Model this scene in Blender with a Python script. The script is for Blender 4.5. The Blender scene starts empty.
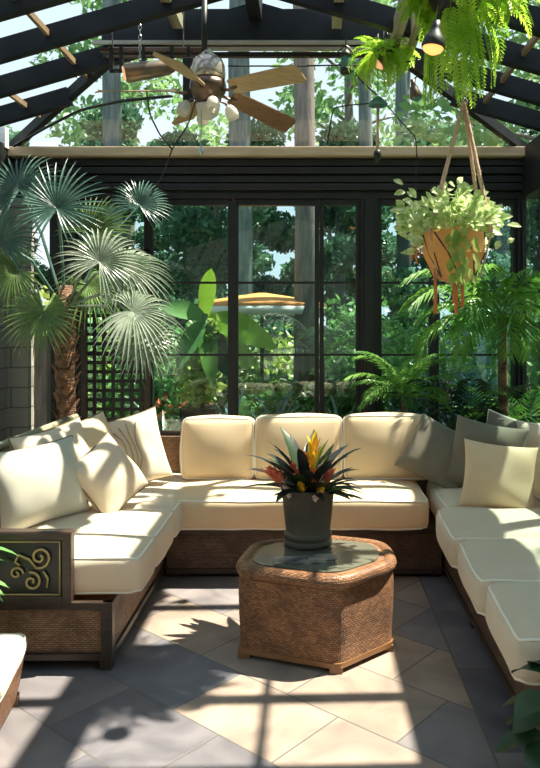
import bpy, bmesh, math, random
import numpy as np
from mathutils import Vector, Matrix, Euler, noise
S = bpy.context.scene
C = S.collection
PI = math.pi
R = math.radians
V = Vector

# ------------------------------------------------------------------ camera, world, sun, exposure
FPX = 720.0
cam_d = bpy.data.cameras.new('camera'); cam = bpy.data.objects.new('camera', cam_d); C.objects.link(cam)
cam_d.sensor_fit = 'VERTICAL'; cam_d.sensor_height = 24; cam_d.lens = FPX / 768 * 24
cam_d.shift_x = -41 / 768; cam_d.shift_y = -64 / 768
cam_d.clip_start = .05; cam_d.clip_end = 300
cam.location = (0, 0, 1.5); cam.rotation_euler = (PI / 2, 0, 0)
S.camera = cam
W = bpy.data.worlds.new('sky'); S.world = W; W.use_nodes = True
wn = W.node_tree; wn.nodes.clear()
wo = wn.nodes.new('ShaderNodeOutputWorld'); wb = wn.nodes.new('ShaderNodeBackground')
wtc = wn.nodes.new('ShaderNodeTexCoord'); wsep = wn.nodes.new('ShaderNodeSeparateXYZ'); wr = wn.nodes.new('ShaderNodeValToRGB')
wn.links.new(wtc.outputs['Generated'], wsep.inputs[0]); wn.links.new(wsep.outputs['Z'], wr.inputs[0])
wr.color_ramp.elements[0].position = 0; wr.color_ramp.elements[0].color = (.86, .95, 1.0, 1)
wr.color_ramp.elements[1].position = .8; wr.color_ramp.elements[1].color = (.66, .82, 1.0, 1)
wn.links.new(wr.outputs[0], wb.inputs['Color']); wb.inputs['Strength'].default_value = 1.2
wn.links.new(wb.outputs[0], wo.inputs['Surface'])
sd = bpy.data.lights.new('sun', 'SUN'); sun = bpy.data.objects.new('sun', sd); C.objects.link(sun)
sd.energy = 19; sd.angle = R(.7); sd.color = (1, .88, .72)
SUN = V((.46, .13, 1.0)).normalized()
sun.rotation_euler = SUN.to_track_quat('Z', 'Y').to_euler()
sun.location = (3, 3, 12)
S.view_settings.view_transform = 'Standard'; S.view_settings.look = 'None'
S.view_settings.exposure = 0.0; S.view_settings.gamma = 1; S.view_settings.use_curve_mapping = False

def P(px, py, d):                       # a point seen in the photo at pixel px,py, d metres away
    return V(((px - 311) * d / FPX, d, 1.5 - (py - 320) * d / FPX))

# ------------------------------------------------------------------ materials
def mat(name, col, rough=.6, metal=0, spec=.5, col2=None, nscale=8, ndetail=4, bump=0, bscale=40, trans=0, emis=None, estr=0, coord='Object', stretch=None, sheen=0, tcol=None):
    m = bpy.data.materials.new(name); m.use_nodes = True
    nt = m.node_tree; N = nt.nodes; L = nt.links
    b = N['Principled BSDF']
    b.inputs['Base Color'].default_value = (*col, 1); b.inputs['Roughness'].default_value = rough
    b.inputs['Metallic'].default_value = metal; b.inputs['Specular IOR Level'].default_value = spec
    if sheen: b.inputs['Sheen Weight'].default_value = sheen
    tc = N.new('ShaderNodeTexCoord'); src = tc.outputs[coord]
    if stretch:
        mp = N.new('ShaderNodeMapping'); mp.inputs['Scale'].default_value = stretch
        L.new(src, mp.inputs[0]); src = mp.outputs[0]
    colout = None
    if col2:
        n = N.new('ShaderNodeTexNoise'); n.inputs['Scale'].default_value = nscale; n.inputs['Detail'].default_value = ndetail
        L.new(src, n.inputs['Vector'])
        r = N.new('ShaderNodeValToRGB'); r.color_ramp.elements[0].position = .35; r.color_ramp.elements[1].position = .65
        r.color_ramp.elements[0].color = (*col, 1); r.color_ramp.elements[1].color = (*col2, 1)
        L.new(n.outputs[0], r.inputs[0]); L.new(r.outputs[0], b.inputs['Base Color']); colout = r.outputs[0]
    if bump:
        n2 = N.new('ShaderNodeTexNoise'); n2.inputs['Scale'].default_value = bscale; n2.inputs['Detail'].default_value = 5
        L.new(src, n2.inputs['Vector'])
        bp = N.new('ShaderNodeBump'); bp.inputs['Strength'].default_value = bump; bp.inputs['Distance'].default_value = .01
        L.new(n2.outputs[0], bp.inputs['Height']); L.new(bp.outputs[0], b.inputs['Normal'])
    if emis:
        b.inputs['Emission Color'].default_value = (*emis, 1); b.inputs['Emission Strength'].default_value = estr
    if trans:
        t = N.new('ShaderNodeBsdfTranslucent'); mx = N.new('ShaderNodeMixShader'); mx.inputs[0].default_value = trans
        if tcol: t.inputs['Color'].default_value = (*tcol, 1)
        elif colout: L.new(colout, t.inputs['Color'])
        else: t.inputs['Color'].default_value = (*col, 1)
        L.new(b.outputs[0], mx.inputs[1]); L.new(t.outputs[0], mx.inputs[2]); L.new(mx.outputs[0], N['Material Output'].inputs['Surface'])
    return m

def wicker(name, c1, c2, gap, bw=.022, rh=.009):
    m = bpy.data.materials.new(name); m.use_nodes = True
    nt = m.node_tree; N = nt.nodes; L = nt.links; b = N['Principled BSDF']; b.inputs['Roughness'].default_value = .5
    uv = N.new('ShaderNodeTexCoord')
    br = N.new('ShaderNodeTexBrick'); br.offset = .5
    br.inputs['Scale'].default_value = 1; br.inputs['Brick Width'].default_value = bw; br.inputs['Row Height'].default_value = rh
    br.inputs['Mortar Size'].default_value = rh * .16; br.inputs['Mortar Smooth'].default_value = .7
    br.inputs['Color1'].default_value = (*c1, 1); br.inputs['Color2'].default_value = (*c2, 1); br.inputs['Mortar'].default_value = (*gap, 1)
    L.new(uv.outputs['UV'], br.inputs['Vector'])
    n = N.new('ShaderNodeTexNoise'); n.inputs['Scale'].default_value = 9; n.inputs['Detail'].default_value = 5
    L.new(uv.outputs['UV'], n.inputs['Vector'])
    mx = N.new('ShaderNodeMix'); mx.data_type = 'RGBA'; mx.blend_type = 'MULTIPLY'; mx.inputs[0].default_value = .8
    rr = N.new('ShaderNodeValToRGB'); rr.color_ramp.elements[0].color = (.45, .4, .35, 1); rr.color_ramp.elements[1].color = (1.2, 1.15, 1.1, 1)
    rr.color_ramp.elements[0].position = .3; rr.color_ramp.elements[1].position = .7
    L.new(n.outputs[0], rr.inputs[0]); L.new(br.outputs['Color'], mx.inputs[6]); L.new(rr.outputs[0], mx.inputs[7])
    L.new(mx.outputs[2], b.inputs['Base Color'])
    bp = N.new('ShaderNodeBump'); bp.invert = True; bp.inputs['Strength'].default_value = .9; bp.inputs['Distance'].default_value = .004
    L.new(br.outputs['Fac'], bp.inputs['Height']); L.new(bp.outputs[0], b.inputs['Normal'])
    return m

def glass_mat(name, tint, refl=.08, rough=.02):
    m = bpy.data.materials.new(name); m.use_nodes = True
    nt = m.node_tree; N = nt.nodes; L = nt.links
    N.remove(N['Principled BSDF'])
    t = N.new('ShaderNodeBsdfTransparent'); t.inputs[0].default_value = (*tint, 1)
    g = N.new('ShaderNodeBsdfGlossy'); g.inputs['Roughness'].default_value = rough; g.inputs['Color'].default_value = (.9, .97, 1, 1)
    f = N.new('ShaderNodeLayerWeight'); f.inputs['Blend'].default_value = .12
    mu = N.new('ShaderNodeMath'); mu.operation = 'MULTIPLY_ADD'; mu.inputs[1].default_value = .3; mu.inputs[2].default_value = refl
    L.new(f.outputs['Fresnel'], mu.inputs[0])
    x = N.new('ShaderNodeMixShader'); L.new(mu.outputs[0], x.inputs[0]); L.new(t.outputs[0], x.inputs[1]); L.new(g.outputs[0], x.inputs[2])
    L.new(x.outputs[0], N['Material Output'].inputs['Surface'])
    return m

def slate_mat():
    m = bpy.data.materials.new('slate_paving'); m.use_nodes = True
    nt = m.node_tree; N = nt.nodes; L = nt.links; b = N['Principled BSDF']
    tc = N.new('ShaderNodeTexCoord')
    def brick(rot, w, h, off):
        mp = N.new('ShaderNodeMapping'); mp.inputs['Rotation'].default_value = (0, 0, rot); mp.inputs['Location'].default_value = (*off, 0)
        L.new(tc.outputs['Object'], mp.inputs[0])
        br = N.new('ShaderNodeTexBrick'); br.offset = .5 if w != h else .5
        br.inputs['Scale'].default_value = 1; br.inputs['Brick Width'].default_value = w; br.inputs['Row Height'].default_value = h
        br.inputs['Mortar Size'].default_value = .004; br.inputs['Mortar Smooth'].default_value = .3; br.inputs['Bias'].default_value = 0
        br.inputs['Color1'].default_value = (0, 0, 0, 1); br.inputs['Color2'].default_value = (1, 1, 1, 1); br.inputs['Mortar'].default_value = (.5, .5, .5, 1)
        L.new(mp.outputs[0], br.inputs['Vector'])
        return br
    b1 = brick(R(40), .52, .37, (.11, .07)); b2 = brick(R(90), .6, .5, (.1, .13))
    sx = N.new('ShaderNodeSeparateXYZ'); L.new(tc.outputs['Object'], sx.inputs[0])
    gt = N.new('ShaderNodeMath'); gt.operation = 'GREATER_THAN'; gt.inputs[1].default_value = .63; L.new(sx.outputs['X'], gt.inputs[0])
    def mix(fac, a, c, rgba=True, blend='MIX'):
        x = N.new('ShaderNodeMix'); x.data_type = 'RGBA'; x.blend_type = blend
        if isinstance(fac, float): x.inputs[0].default_value = fac
        else: L.new(fac, x.inputs[0])
        L.new(a, x.inputs[6]); L.new(c, x.inputs[7]); return x.outputs[2]
    val = mix(gt.outputs[0], b1.outputs['Color'], b2.outputs['Color'])
    fac = mix(gt.outputs[0], b1.outputs['Fac'], b2.outputs['Fac'])
    # border line
    dl = N.new('ShaderNodeMath'); dl.operation = 'SUBTRACT'; dl.inputs[1].default_value = .63; L.new(sx.outputs['X'], dl.inputs[0])
    ab = N.new('ShaderNodeMath'); ab.operation = 'ABSOLUTE'; L.new(dl.outputs[0], ab.inputs[0])
    lt = N.new('ShaderNodeMath'); lt.operation = 'LESS_THAN'; lt.inputs[1].default_value = .004; L.new(ab.outputs[0], lt.inputs[0])
    mxf = N.new('ShaderNodeMath'); mxf.operation = 'MAXIMUM'; L.new(fac, mxf.inputs[0]); L.new(lt.outputs[0], mxf.inputs[1])
    ramp = N.new('ShaderNodeValToRGB'); e = ramp.color_ramp.elements
    e[0].position = 0; e[0].color = (.105, .105, .125, 1); e[1].position = 1; e[1].color = (.28, .225, .19, 1)
    for p, c in ((.3, (.185, .17, .175)), (.55, (.125, .13, .16)), (.8, (.27, .21, .165))):
        q = e.new(p); q.color = (*c, 1)
    L.new(val, ramp.inputs[0])
    n = N.new('ShaderNodeTexNoise'); n.inputs['Scale'].default_value = 3.5; n.inputs['Detail'].default_value = 9; n.inputs['Distortion'].default_value = 1.3
    L.new(tc.outputs['Object'], n.inputs['Vector'])
    r2 = N.new('ShaderNodeValToRGB'); r2.color_ramp.elements[0].position = .3; r2.color_ramp.elements[1].position = .7
    r2.color_ramp.elements[0].color = (.62, .60, .62, 1); r2.color_ramp.elements[1].color = (1.3, 1.22, 1.15, 1)
    L.new(n.outputs[0], r2.inputs[0])
    c = mix(.8, ramp.outputs[0], r2.outputs[0], blend='MULTIPLY')
    gr = N.new('ShaderNodeRGB'); gr.outputs[0].default_value = (.10, .09, .085, 1)
    c = mix(mxf.outputs[0], c, gr.outputs[0])
    L.new(c, b.inputs['Base Color'])
    rr = N.new('ShaderNodeMapRange'); rr.inputs['To Min'].default_value = .35; rr.inputs['To Max'].default_value = .7
    L.new(n.outputs[0], rr.inputs[0]); L.new(rr.outputs[0], b.inputs['Roughness'])
    sub = N.new('ShaderNodeMath'); sub.operation = 'SUBTRACT'; L.new(n.outputs[0], sub.inputs[0]); L.new(mxf.outputs[0], sub.inputs[1])
    bp = N.new('ShaderNodeBump'); bp.inputs['Strength'].default_value = .35; bp.inputs['Distance'].default_value = .006
    L.new(sub.outputs[0], bp.inputs['Height']); L.new(bp.outputs[0], b.inputs['Normal'])
    return m

def block_mat(name, c1, c2, mortar, w, h):
    m = bpy.data.materials.new(name); m.use_nodes = True
    nt = m.node_tree; N = nt.nodes; L = nt.links; b = N['Principled BSDF']; b.inputs['Roughness'].default_value = .85
    tc = N.new('ShaderNodeTexCoord'); br = N.new('ShaderNodeTexBrick')
    br.inputs['Scale'].default_value = 1; br.inputs['Brick Width'].default_value = w; br.inputs['Row Height'].default_value = h
    br.inputs['Mortar Size'].default_value = .006
    br.inputs['Color1'].default_value = (*c1, 1); br.inputs['Color2'].default_value = (*c2, 1); br.inputs['Mortar'].default_value = (*mortar, 1)
    L.new(tc.outputs['UV'], br.inputs['Vector']); L.new(br.outputs['Color'], b.inputs['Base Color'])
    bp = N.new('ShaderNodeBump'); bp.invert = True; bp.inputs['Distance'].default_value = .01
    L.new(br.outputs['Fac'], bp.inputs['Height']); L.new(bp.outputs[0], b.inputs['Normal'])
    return m

M = {}
M['frame'] = mat('dark_frame', (.008, .009, .0095), .45, col2=(.015, .015, .015), nscale=4)
M['rafter'] = mat('dark_rafter', (.006, .008, .012), .6, spec=.25, col2=(.012, .015, .02), nscale=5)
M['alu'] = mat('pale_rail', (.30, .29, .25), .4, col2=(.38, .37, .33))
M['strut'] = mat('weathered_green_timber', (.20, .20, .13), .6, col2=(.30, .29, .20), nscale=3, stretch=(8, 1, 8), bump=.2)
M['barwood'] = mat('amber_timber', (.16, .11, .065), .5, col2=(.26, .18, .10), nscale=4)
M['ledge'] = mat('ledge_timber', (.50, .36, .22), .5, col2=(.62, .47, .31), nscale=3, stretch=(1, 8, 8), bump=.15)
M['glass'] = glass_mat('window_glass', (.80, .93, .92), .05)
M['roofglass'] = glass_mat('roof_glass', (.90, .965, .97), .02)
M['slate'] = slate_mat()
M['block'] = block_mat('grey_block', (.36, .35, .31), (.27, .27, .24), (.15, .15, .14), .3, .16)
M['cream'] = mat('cream_canvas', (.66, .54, .345), .85, col2=(.70, .58, .385), nscale=3, bump=.1, bscale=220, trans=.22, tcol=(.85, .50, .18), sheen=.1)
M['ivory'] = mat('ivory_canvas', (.64, .565, .43), .85, col2=(.68, .605, .47), nscale=3, bump=.1, bscale=220, trans=.20, tcol=(.85, .50, .18), sheen=.1)
M['grey'] = mat('pale_grey_canvas', (.40, .38, .31), .85, col2=(.46, .44, .37), nscale=3, bump=.1, bscale=220, sheen=.2)
M['sage'] = mat('sage_canvas', (.115, .102, .07), .85, col2=(.145, .13, .093), nscale=4, bump=.12, bscale=200, sheen=.2)
M['piping'] = mat('piping', (.78, .72, .60), .8)
M['piping_dark'] = mat('olive_piping', (.16, .13, .08), .8)
M['stitch'] = mat('tan_embroidery', (.50, .38, .22), .8)
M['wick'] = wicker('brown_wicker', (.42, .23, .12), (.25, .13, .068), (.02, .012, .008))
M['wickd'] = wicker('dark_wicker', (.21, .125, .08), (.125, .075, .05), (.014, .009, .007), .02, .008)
M['wickt'] = wicker('honey_wicker', (.40, .19, .085), (.20, .088, .038), (.045, .022, .012), .018, .009)
M['woodd'] = mat('dark_frame_wood', (.028, .017, .012), .4, col2=(.05, .03, .02), nscale=6, stretch=(2, 2, 12))
M['woodh'] = mat('honey_wood', (.24, .115, .045), .45, col2=(.17, .08, .03), nscale=8)
M['black'] = mat('black_panel', (.008, .008, .008), .35)
M['gold'] = mat('gold_scroll', (.45, .32, .13), .4, metal=.5)
M['topglass'] = mat('table_glass', (.085, .085, .065), .16, spec=.5, col2=(.12, .12, .095), nscale=2)
M['pot'] = mat('dark_olive_glaze', (.042, .036, .024), .45, col2=(.06, .052, .035), nscale=4, bump=.05)
M['soil'] = mat('soil', (.03, .02, .012), .95, bump=.6)
M['blackpot'] = mat('black_planter', (.02, .02, .022), .5)
M['terra'] = mat('tan_leather_pot', (.82, .44, .13), .6, col2=(.88, .52, .19), nscale=5, trans=.4)
M['jute'] = mat('jute_strap', (.50, .33, .22), .9, col2=(.62, .43, .30), nscale=60, bump=.5, bscale=200)
M['fanmetal'] = mat('brushed_bronze', (.17, .11, .085), .3, metal=.8)
M['fanpale'] = mat('pale_nickel', (.55, .47, .42), .25, metal=.7)
M['blade'] = mat('oak_blade', (.42, .31, .17), .45, col2=(.32, .225, .115), nscale=5, stretch=(2, 14, 2))
M['bladed'] = mat('walnut_blade', (.21, .115, .06), .45, col2=(.15, .08, .042), nscale=5, stretch=(2, 14, 2))
M['frost'] = mat('frosted_glass', (.78, .76, .70), .35, trans=.5)
M['amber'] = mat('lit_amber_glass', (.9, .4, .12), .3, emis=(1, .36, .10), estr=2.0)
M['warm'] = mat('warm_glass', (.8, .45, .25), .3, emis=(1, .5, .25), estr=.7)
M['tealg'] = mat('teal_lamp_glass', (.10, .28, .27), .2, trans=.3)
M['cable'] = mat('black_cable', (.008, .008, .008), .5)
M['chrome'] = mat('steel', (.45, .47, .48), .25, metal=.9)
M['copper'] = mat('copper_tube', (.55, .18, .06), .4, metal=.5)
M['bark'] = mat('grey_bark', (.15, .125, .115), .9, col2=(.24, .205, .19), nscale=4, stretch=(7, 7, 1), bump=.8, bscale=12)
M['bark2'] = mat('blue_grey_bark', (.10, .13, .14), .9, col2=(.18, .22, .235), nscale=3, stretch=(7, 7, 1), bump=.8, bscale=12)
M['palmtrunk'] = mat('palm_fibre', (.07, .035, .02), .9, col2=(.24, .13, .07), nscale=12, stretch=(1, 1, 3), bump=1, bscale=30)
M['fibre'] = mat('palm_boot', (.20, .11, .055), .85, col2=(.09, .045, .022), nscale=10)
M['soilg'] = mat('garden_ground', (.055, .085, .03), .95, col2=(.20, .19, .12), nscale=1.2, bump=.6, bscale=8)
M['tuscan'] = mat('orange_canopy', (.80, .30, .07), .7)
M['greyslab'] = mat('grey_slab', (.12, .13, .15), .7)
M['white'] = mat('white_edge', (.75, .75, .72), .6)
def leaf(name, a, b, t=.35, rough=.4, sc=3):
    return mat(name, a, rough, col2=b, nscale=sc, ndetail=3, trans=t)
M['lf_teal'] = leaf('blue_green_fan', (.055, .13, .105), (.13, .23, .19), .25, .32, 6)
M['lf_fan'] = leaf('fan_green', (.09, .17, .045), (.20, .30, .10), .35, .32, 6)
M['lf_silver'] = leaf('silver_fan', (.17, .23, .15), (.34, .38, .30), .25, .3, 6)
M['lf_bright'] = leaf('bright_leaf', (.22, .42, .02), (.42, .60, .06), .5)
M['lf_fern'] = leaf('fern_green', (.26, .52, .04), (.60, .80, .10), .5, sc=8)
M['lf_palm'] = leaf('palm_green', (.06, .20, .035), (.22, .44, .07), .4)
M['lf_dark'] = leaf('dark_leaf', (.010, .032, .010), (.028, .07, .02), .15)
M['lf_mid'] = leaf('shrub_green', (.06, .19, .06), (.22, .42, .13), .35)
M['lf_yel'] = leaf('yellow_green', (.24, .38, .05), (.50, .58, .16), .45, sc=6)
M['lf_var'] = leaf('variegated', (.34, .52, .12), (.80, .85, .55), .4, sc=30)
M['lf_tree'] = leaf('tree_green', (.04, .12, .075), (.13, .28, .15), .4, sc=.8)
M['lf_tree2'] = leaf('tree_green_light', (.12, .27, .10), (.28, .45, .18), .4, sc=.8)
M['lf_blue'] = leaf('blue_fern', (.10, .22, .24), (.22, .36, .38), .3)
M['lf_plum'] = leaf('plum_leaf', (.018, .014, .024), (.035, .045, .032), .15, .35, 20)
M['lf_pale'] = leaf('pale_flower', (.75, .60, .50), (.85, .8, .72), .3)
M['fl_or'] = leaf('orange_bract', (.85, .20, .03), (.95, .40, .05), .3)
M['fl_ye'] = leaf('yellow_bract', (.95, .55, .03), (1, .72, .08), .3)
M['fl_re'] = leaf('coral_bract', (.75, .14, .06), (.9, .3, .16), .3)

# ------------------------------------------------------------------ mesh helpers
class MB:
    def __init__(s): s.v = []; s.f = []
    def add(s, vs, fs):
        o = len(s.v); s.v.extend([tuple(v) for v in vs]); s.f.extend([tuple(i + o for i in f) for f in fs]); return s
    def box(s, lo, hi, bev=0):
        x0, y0, z0 = lo; x1, y1, z1 = hi
        b = min(bev, abs(x1 - x0) * .45, abs(y1 - y0) * .45, abs(z1 - z0) * .45)
        if b <= 0:
            return s.add([(x0, y0, z0), (x1, y0, z0), (x1, y1, z0), (x0, y1, z0), (x0, y0, z1), (x1, y0, z1), (x1, y1, z1), (x0, y1, z1)],
                         [(0, 3, 2, 1), (4, 5, 6, 7), (0, 1, 5, 4), (1, 2, 6, 5), (2, 3, 7, 6), (3, 0, 4, 7)])
        bm = bmesh.new(); bmesh.ops.create_cube(bm, size=1)
        for v in bm.verts:
            v.co = V(((x0 + x1) / 2 + v.co.x * (x1 - x0), (y0 + y1) / 2 + v.co.y * (y1 - y0), (z0 + z1) / 2 + v.co.z * (z1 - z0)))
        bmesh.ops.bevel(bm, geom=list(bm.edges), offset=b, segments=2, affect='EDGES', profile=.6)
        return s.bm(bm)
    def bm(s, bm, M4=None):
        bm.verts.index_update()
        vs = [(M4 @ v.co if M4 else v.co) for v in bm.verts]
        s.add(vs, [[v.index for v in f.verts] for f in bm.faces]); bm.free(); return s
    def tube(s, pts, r, n=8, cap=True, closed=False):
        pts = [V(p) for p in pts]; k = len(pts)
        rs = r if isinstance(r, (list, tuple)) else [r] * k
        vs = []; up = None
        for i, p in enumerate(pts):
            if closed: t = pts[(i + 1) % k] - pts[i - 1]
            else: t = pts[min(i + 1, k - 1)] - pts[max(i - 1, 0)]
            t = t.normalized() if t.length > 1e-9 else V((0, 0, 1))
            if up is None: up = V((0, 0, 1)) if abs(t.z) < .9 else V((1, 0, 0))
            a = t.cross(up)
            if a.length < 1e-5: a = t.cross(V((0, 1, .1)))
            a.normalize(); b = a.cross(t).normalized(); up = b
            for j in range(n):
                w = 2 * PI * j / n; vs.append(p + (a * math.cos(w) + b * math.sin(w)) * rs[i])
        fs = []
        for i in range(k if closed else k - 1):
            i2 = (i + 1) % k
            for j in range(n):
                fs.append((i * n + j, i * n + (j + 1) % n, i2 * n + (j + 1) % n, i2 * n + j))
        if cap and not closed:
            fs.append(tuple(range(n))[::-1]); fs.append(tuple((k - 1) * n + j for j in range(n)))
        return s.add(vs, fs)
    def lathe(s, prof, c=(0, 0, 0), n=32, ax=None):
        vs = []; fs = []; k = len(prof)
        q = V(ax).to_track_quat('Z', 'Y') if ax else None
        for r, z in prof:
            for j in range(n):
                w = 2 * PI * j / n; p = V((r * math.cos(w), r * math.sin(w), z))
                if q: p = q @ p
                vs.append(p + V(c))
        for i in range(k - 1):
            for j in range(n):
                fs.append((i * n + j, i * n + (j + 1) % n, (i + 1) * n + (j + 1) % n, (i + 1) * n + j))
        fs.append(tuple(range(n))[::-1]); fs.append(tuple((k - 1) * n + j for j in range(n)))
        return s.add(vs, fs)
    def build(s, name, m, parent=None, smooth=False, origin=None):
        me = bpy.data.meshes.new(name); me.from_pydata(s.v, [], s.f); me.validate()
        return finish(me, name, m, parent, smooth)

def finish(me, name, m, parent=None, smooth=False):
    me.materials.append(m)
    if smooth: me.polygons.foreach_set('use_smooth', [True] * len(me.polygons))
    nl = len(me.loops)
    if nl and nl < 200000:                                  # box projected UVs in metres
        co = np.empty(len(me.vertices) * 3, 'f'); me.vertices.foreach_get('co', co); co = co.reshape(-1, 3)
        vi = np.empty(nl, 'i'); me.loops.foreach_get('vertex_index', vi)
        nr = np.empty(len(me.polygons) * 3, 'f'); me.polygons.foreach_get('normal', nr); nr = np.abs(nr.reshape(-1, 3))
        lt = np.empty(len(me.polygons), 'i'); me.polygons.foreach_get('loop_total', lt)
        n = np.repeat(nr, lt, axis=0); p = co[vi]
        uv = np.empty((nl, 2), 'f')
        zt = (n[:, 2] > n[:, 0]) & (n[:, 2] > n[:, 1]); xt = ~zt & (n[:, 0] >= n[:, 1]); yt = ~zt & ~xt
        uv[zt] = p[zt][:, :2]; uv[xt] = p[xt][:, 1:]; uv[yt] = p[yt][:, [0, 2]]
        l = me.uv_layers.new(name='UVMap'); l.data.foreach_set('uv', uv.ravel())
    o = bpy.data.objects.new(name, me); C.objects.link(o)
    if parent: o.parent = parent
    return o

def tag(o, label=None, cat=None, group=None, kind=None):
    if label: o['label'] = label
    if cat: o['category'] = cat
    if group: o['group'] = group
    if kind: o['kind'] = kind
    return o
def empty(name, loc=(0, 0, 0), rz=0):
    o = bpy.data.objects.new(name, None); C.objects.link(o); o.location = loc; o.rotation_euler = (0, 0, rz); o.empty_display_size = .1
    return o
def thing(name, label, cat, loc=(0, 0, 0), rz=0, group=None):
    return tag(empty(name, loc, rz), label, cat, group)
def children(o): return list(o.children)
def copy_tree(o, parent=None):
    c = o.copy(); C.objects.link(c)
    if parent: c.parent = parent
    for ch in children(o): copy_tree(ch, c)
    return c
def structure(name, mb, m, parent=None, smooth=False):
    o = mb.build(name, m, parent, smooth)
    if not parent: o['kind'] = 'structure'
    return o

# ------------------------------------------------------------------ the room shell
XL, XR, YB, ZE = -2.42, 1.72, 5.80, 2.87        # left, right, back wall, eaves height
PITCH = .29; XM = (XL + XR) / 2
YF = -2.2
structure('floor', MB().box((XL - .1, YF - .1, -.12), (XR + .1, YB + .12, 0)), M['slate'])
g = MB().box((-40, -14, -.3), (40, 60, -.04)); o = g.build('ground', M['soilg']); tag(o, kind='structure')

def bay(n, x0, x1, bars, z1=2.47, z0=.06, xs=()):
    w = empty('window_%d' % n); w['kind'] = 'structure'
    m = MB(); t = .035
    m.box((x0, YB - .03, z0), (x0 + t, YB + .03, z1), .004); m.box((x1 - t, YB - .03, z0), (x1, YB + .03, z1), .004)
    m.box((x0 + t, YB - .03, z1 - .05), (x1 - t, YB + .03, z1), .004); m.box((x0 + t, YB - .03, z0), (x1 - t, YB + .03, z0 + .1), .004)
    m.build('window_frame', M['frame'], w)
    b = MB()
    for z in bars: b.box((x0 + t, YB - .012, z - .009), (x1 - t, YB + .012, z + .009))
    b.build('glazing_bar', M['frame'], w)
    MB().box((x0 + t, YB - .003, z0 + .1), (x1 - t, YB + .003, z1 - .05)).build('pane', M['glass'], w)
def X(px, d=YB): return (px - 311) * d / FPX
bars = (1.80, 1.22)
bay(1, X(78), X(149), bars); bay(2, X(149), X(233), bars); bay(3, X(234), X(319), bars); bay(4, X(319.5), X(360), bars)
bay(5, X(377), X(433), bars); bay(6, X(434), X(516), bars)
wb_ = MB()
for a, b in ((X(360), X(377)), (X(516), XR)): 
    wb_.box((a, YB - .06, 0), (b, YB + .08, 2.47), .006)
    wb_.box((a + .03, YB - .085, 0), (b - .03, YB - .06, 2.47), .004)
wb_.box((X(228.5), YB - .05, 0), (X(237.5), YB - .03, 2.45), .004)
wb_.box((XL, YB - .06, 0), (X(78), YB + .08, .5)); wb_.box((X(52), YB - .06, 0), (X(78), YB + .08, 2.47), .006)
wb_.box((XL, YB - .03, 0), (XR, YB + .06, .06))
for k in range(5):                                            # stepped dark boards of the valance
    z = 2.47 + k * .064
    wb_.box((XL, YB - .05 - .012 * (k % 2) - .01 * k, z), (XR, YB + .08, z + .052), .006)
    wb_.box((XL, YB - .03, z + .05), (XR, YB + .06, z + .066))
structure('wall_back', wb_, M['frame'])
structure('wall_stub', MB().box((XL, YB - .04, .5), (X(30), YB + .08, 2.47)), M['block'])
structure('trim_1', MB().box((XL, YB - .15, 2.79), (XR, YB + .1, 2.865), .008), M['ledge'])
wl = MB().box((XL - .14, YF, 0), (XL, YB + .1, .9)).box((XL - .14, 5.0, .9), (XL, YB + .1, 2.6)).box((XL - .14, YF, .9), (XL, 0, 2.6))
structure('wall_left', wl, M['block'])
tl = MB().box((XL - .12, YF, 2.6), (XL + .04, YB, ZE), .006)
for y in (0, 1, 2, 3, 4, 5): tl.box((XL - .1, y - .03, .9), (XL - .03, y + .03, 2.6))
structure('trim_2', tl, M['frame'])
tr = MB().box((XR - .04, YF, 2.47), (XR + .12, YB, ZE), .006).box((XR, YF, 0), (XR + .1, YB, .5))
for y in [YF + .03 + i * .84 for i in range(10)]: tr.box((XR + .0, y - .035, .5), (XR + .08, y + .035, 2.47), .004)
tr.box((XR + .02, YF, 1.79), (XR + .06, YB, 1.81))
structure('wall_right', tr, M['frame'])
structure('window_7', MB().box((XR + .036, YF, .5), (XR + .042, YB, 2.47)), M['glass'])
structure('window_8', MB().box((XL - .07, 0, .9), (XL - .064, 5.0, 2.6)), M['glass'])
structure('wall_front', MB().box((XL - .1, YF - .12, 0), (XR + .1, YF, 3.5)), M['block'])
# eaves corner boards seen at the ends of the ledge
structure('trim_3', MB().box((XL + .0, YB - .22, 2.84), (XL + .05, YB - .15, 3.0), .004), M['white'])

# glazed roof: side slopes with a hipped end over the windows
YH = 4.60; ZR = ZE + PITCH * (XR - XM)
KH = YB - YH
roof = empty('ceiling'); roof['kind'] = 'structure'
def beam(p, q, w, h, name, m, up=V((0, 0, 1))):
    p, q = V(p), V(q); t = (q - p).normalized(); a = t.cross(up).normalized() * w / 2; b = a.cross(t).normalized() * h / 2
    vs = [p - a - b, p + a - b, p + a + b, p - a + b, q - a - b, q + a - b, q + a + b, q - a + b]
    mb = MB().add(vs, [(0, 3, 2, 1), (4, 5, 6, 7), (0, 1, 5, 4), (1, 2, 6, 5), (2, 3, 7, 6), (3, 0, 4, 7)])
    return mb.build(name, m, roof)
def zs(x): return ZE + PITCH * min(x - XL, XR - x)
ys = [5.08, 4.62, 4.16, 3.70, 3.24, 2.78, 2.32, 1.86, 1.40, .94, .48, .02, -.6, -1.2, -1.8]
for y in ys:
    k = max(0, YB - y)
    for s in (-1, 1):
        xe = XL if s < 0 else XR
        xi = XM if y < YH + .1 else (xe - s * k)
        beam((xe, y, ZE), (xi, y, zs(xi)), .062, .12, 'rafter', M['rafter'])
for s in (-1, 1):
    xe = XL if s < 0 else XR
    beam((xe, YB, ZE + .01), (xe - s * KH, YH, zs(xe - s * KH) + .01), .05, .075, 'hip_rafter', M['rafter'])
beam((XM, YF, ZR), (XM, YH, ZR), .08, .16, 'ridge_beam', M['rafter'])
beam((XL + KH - .1, YH - .02, 3.355), (XR - KH + .1, YH - .02, 3.355), .09, .21, 'tie_beam', M['rafter'])
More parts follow.
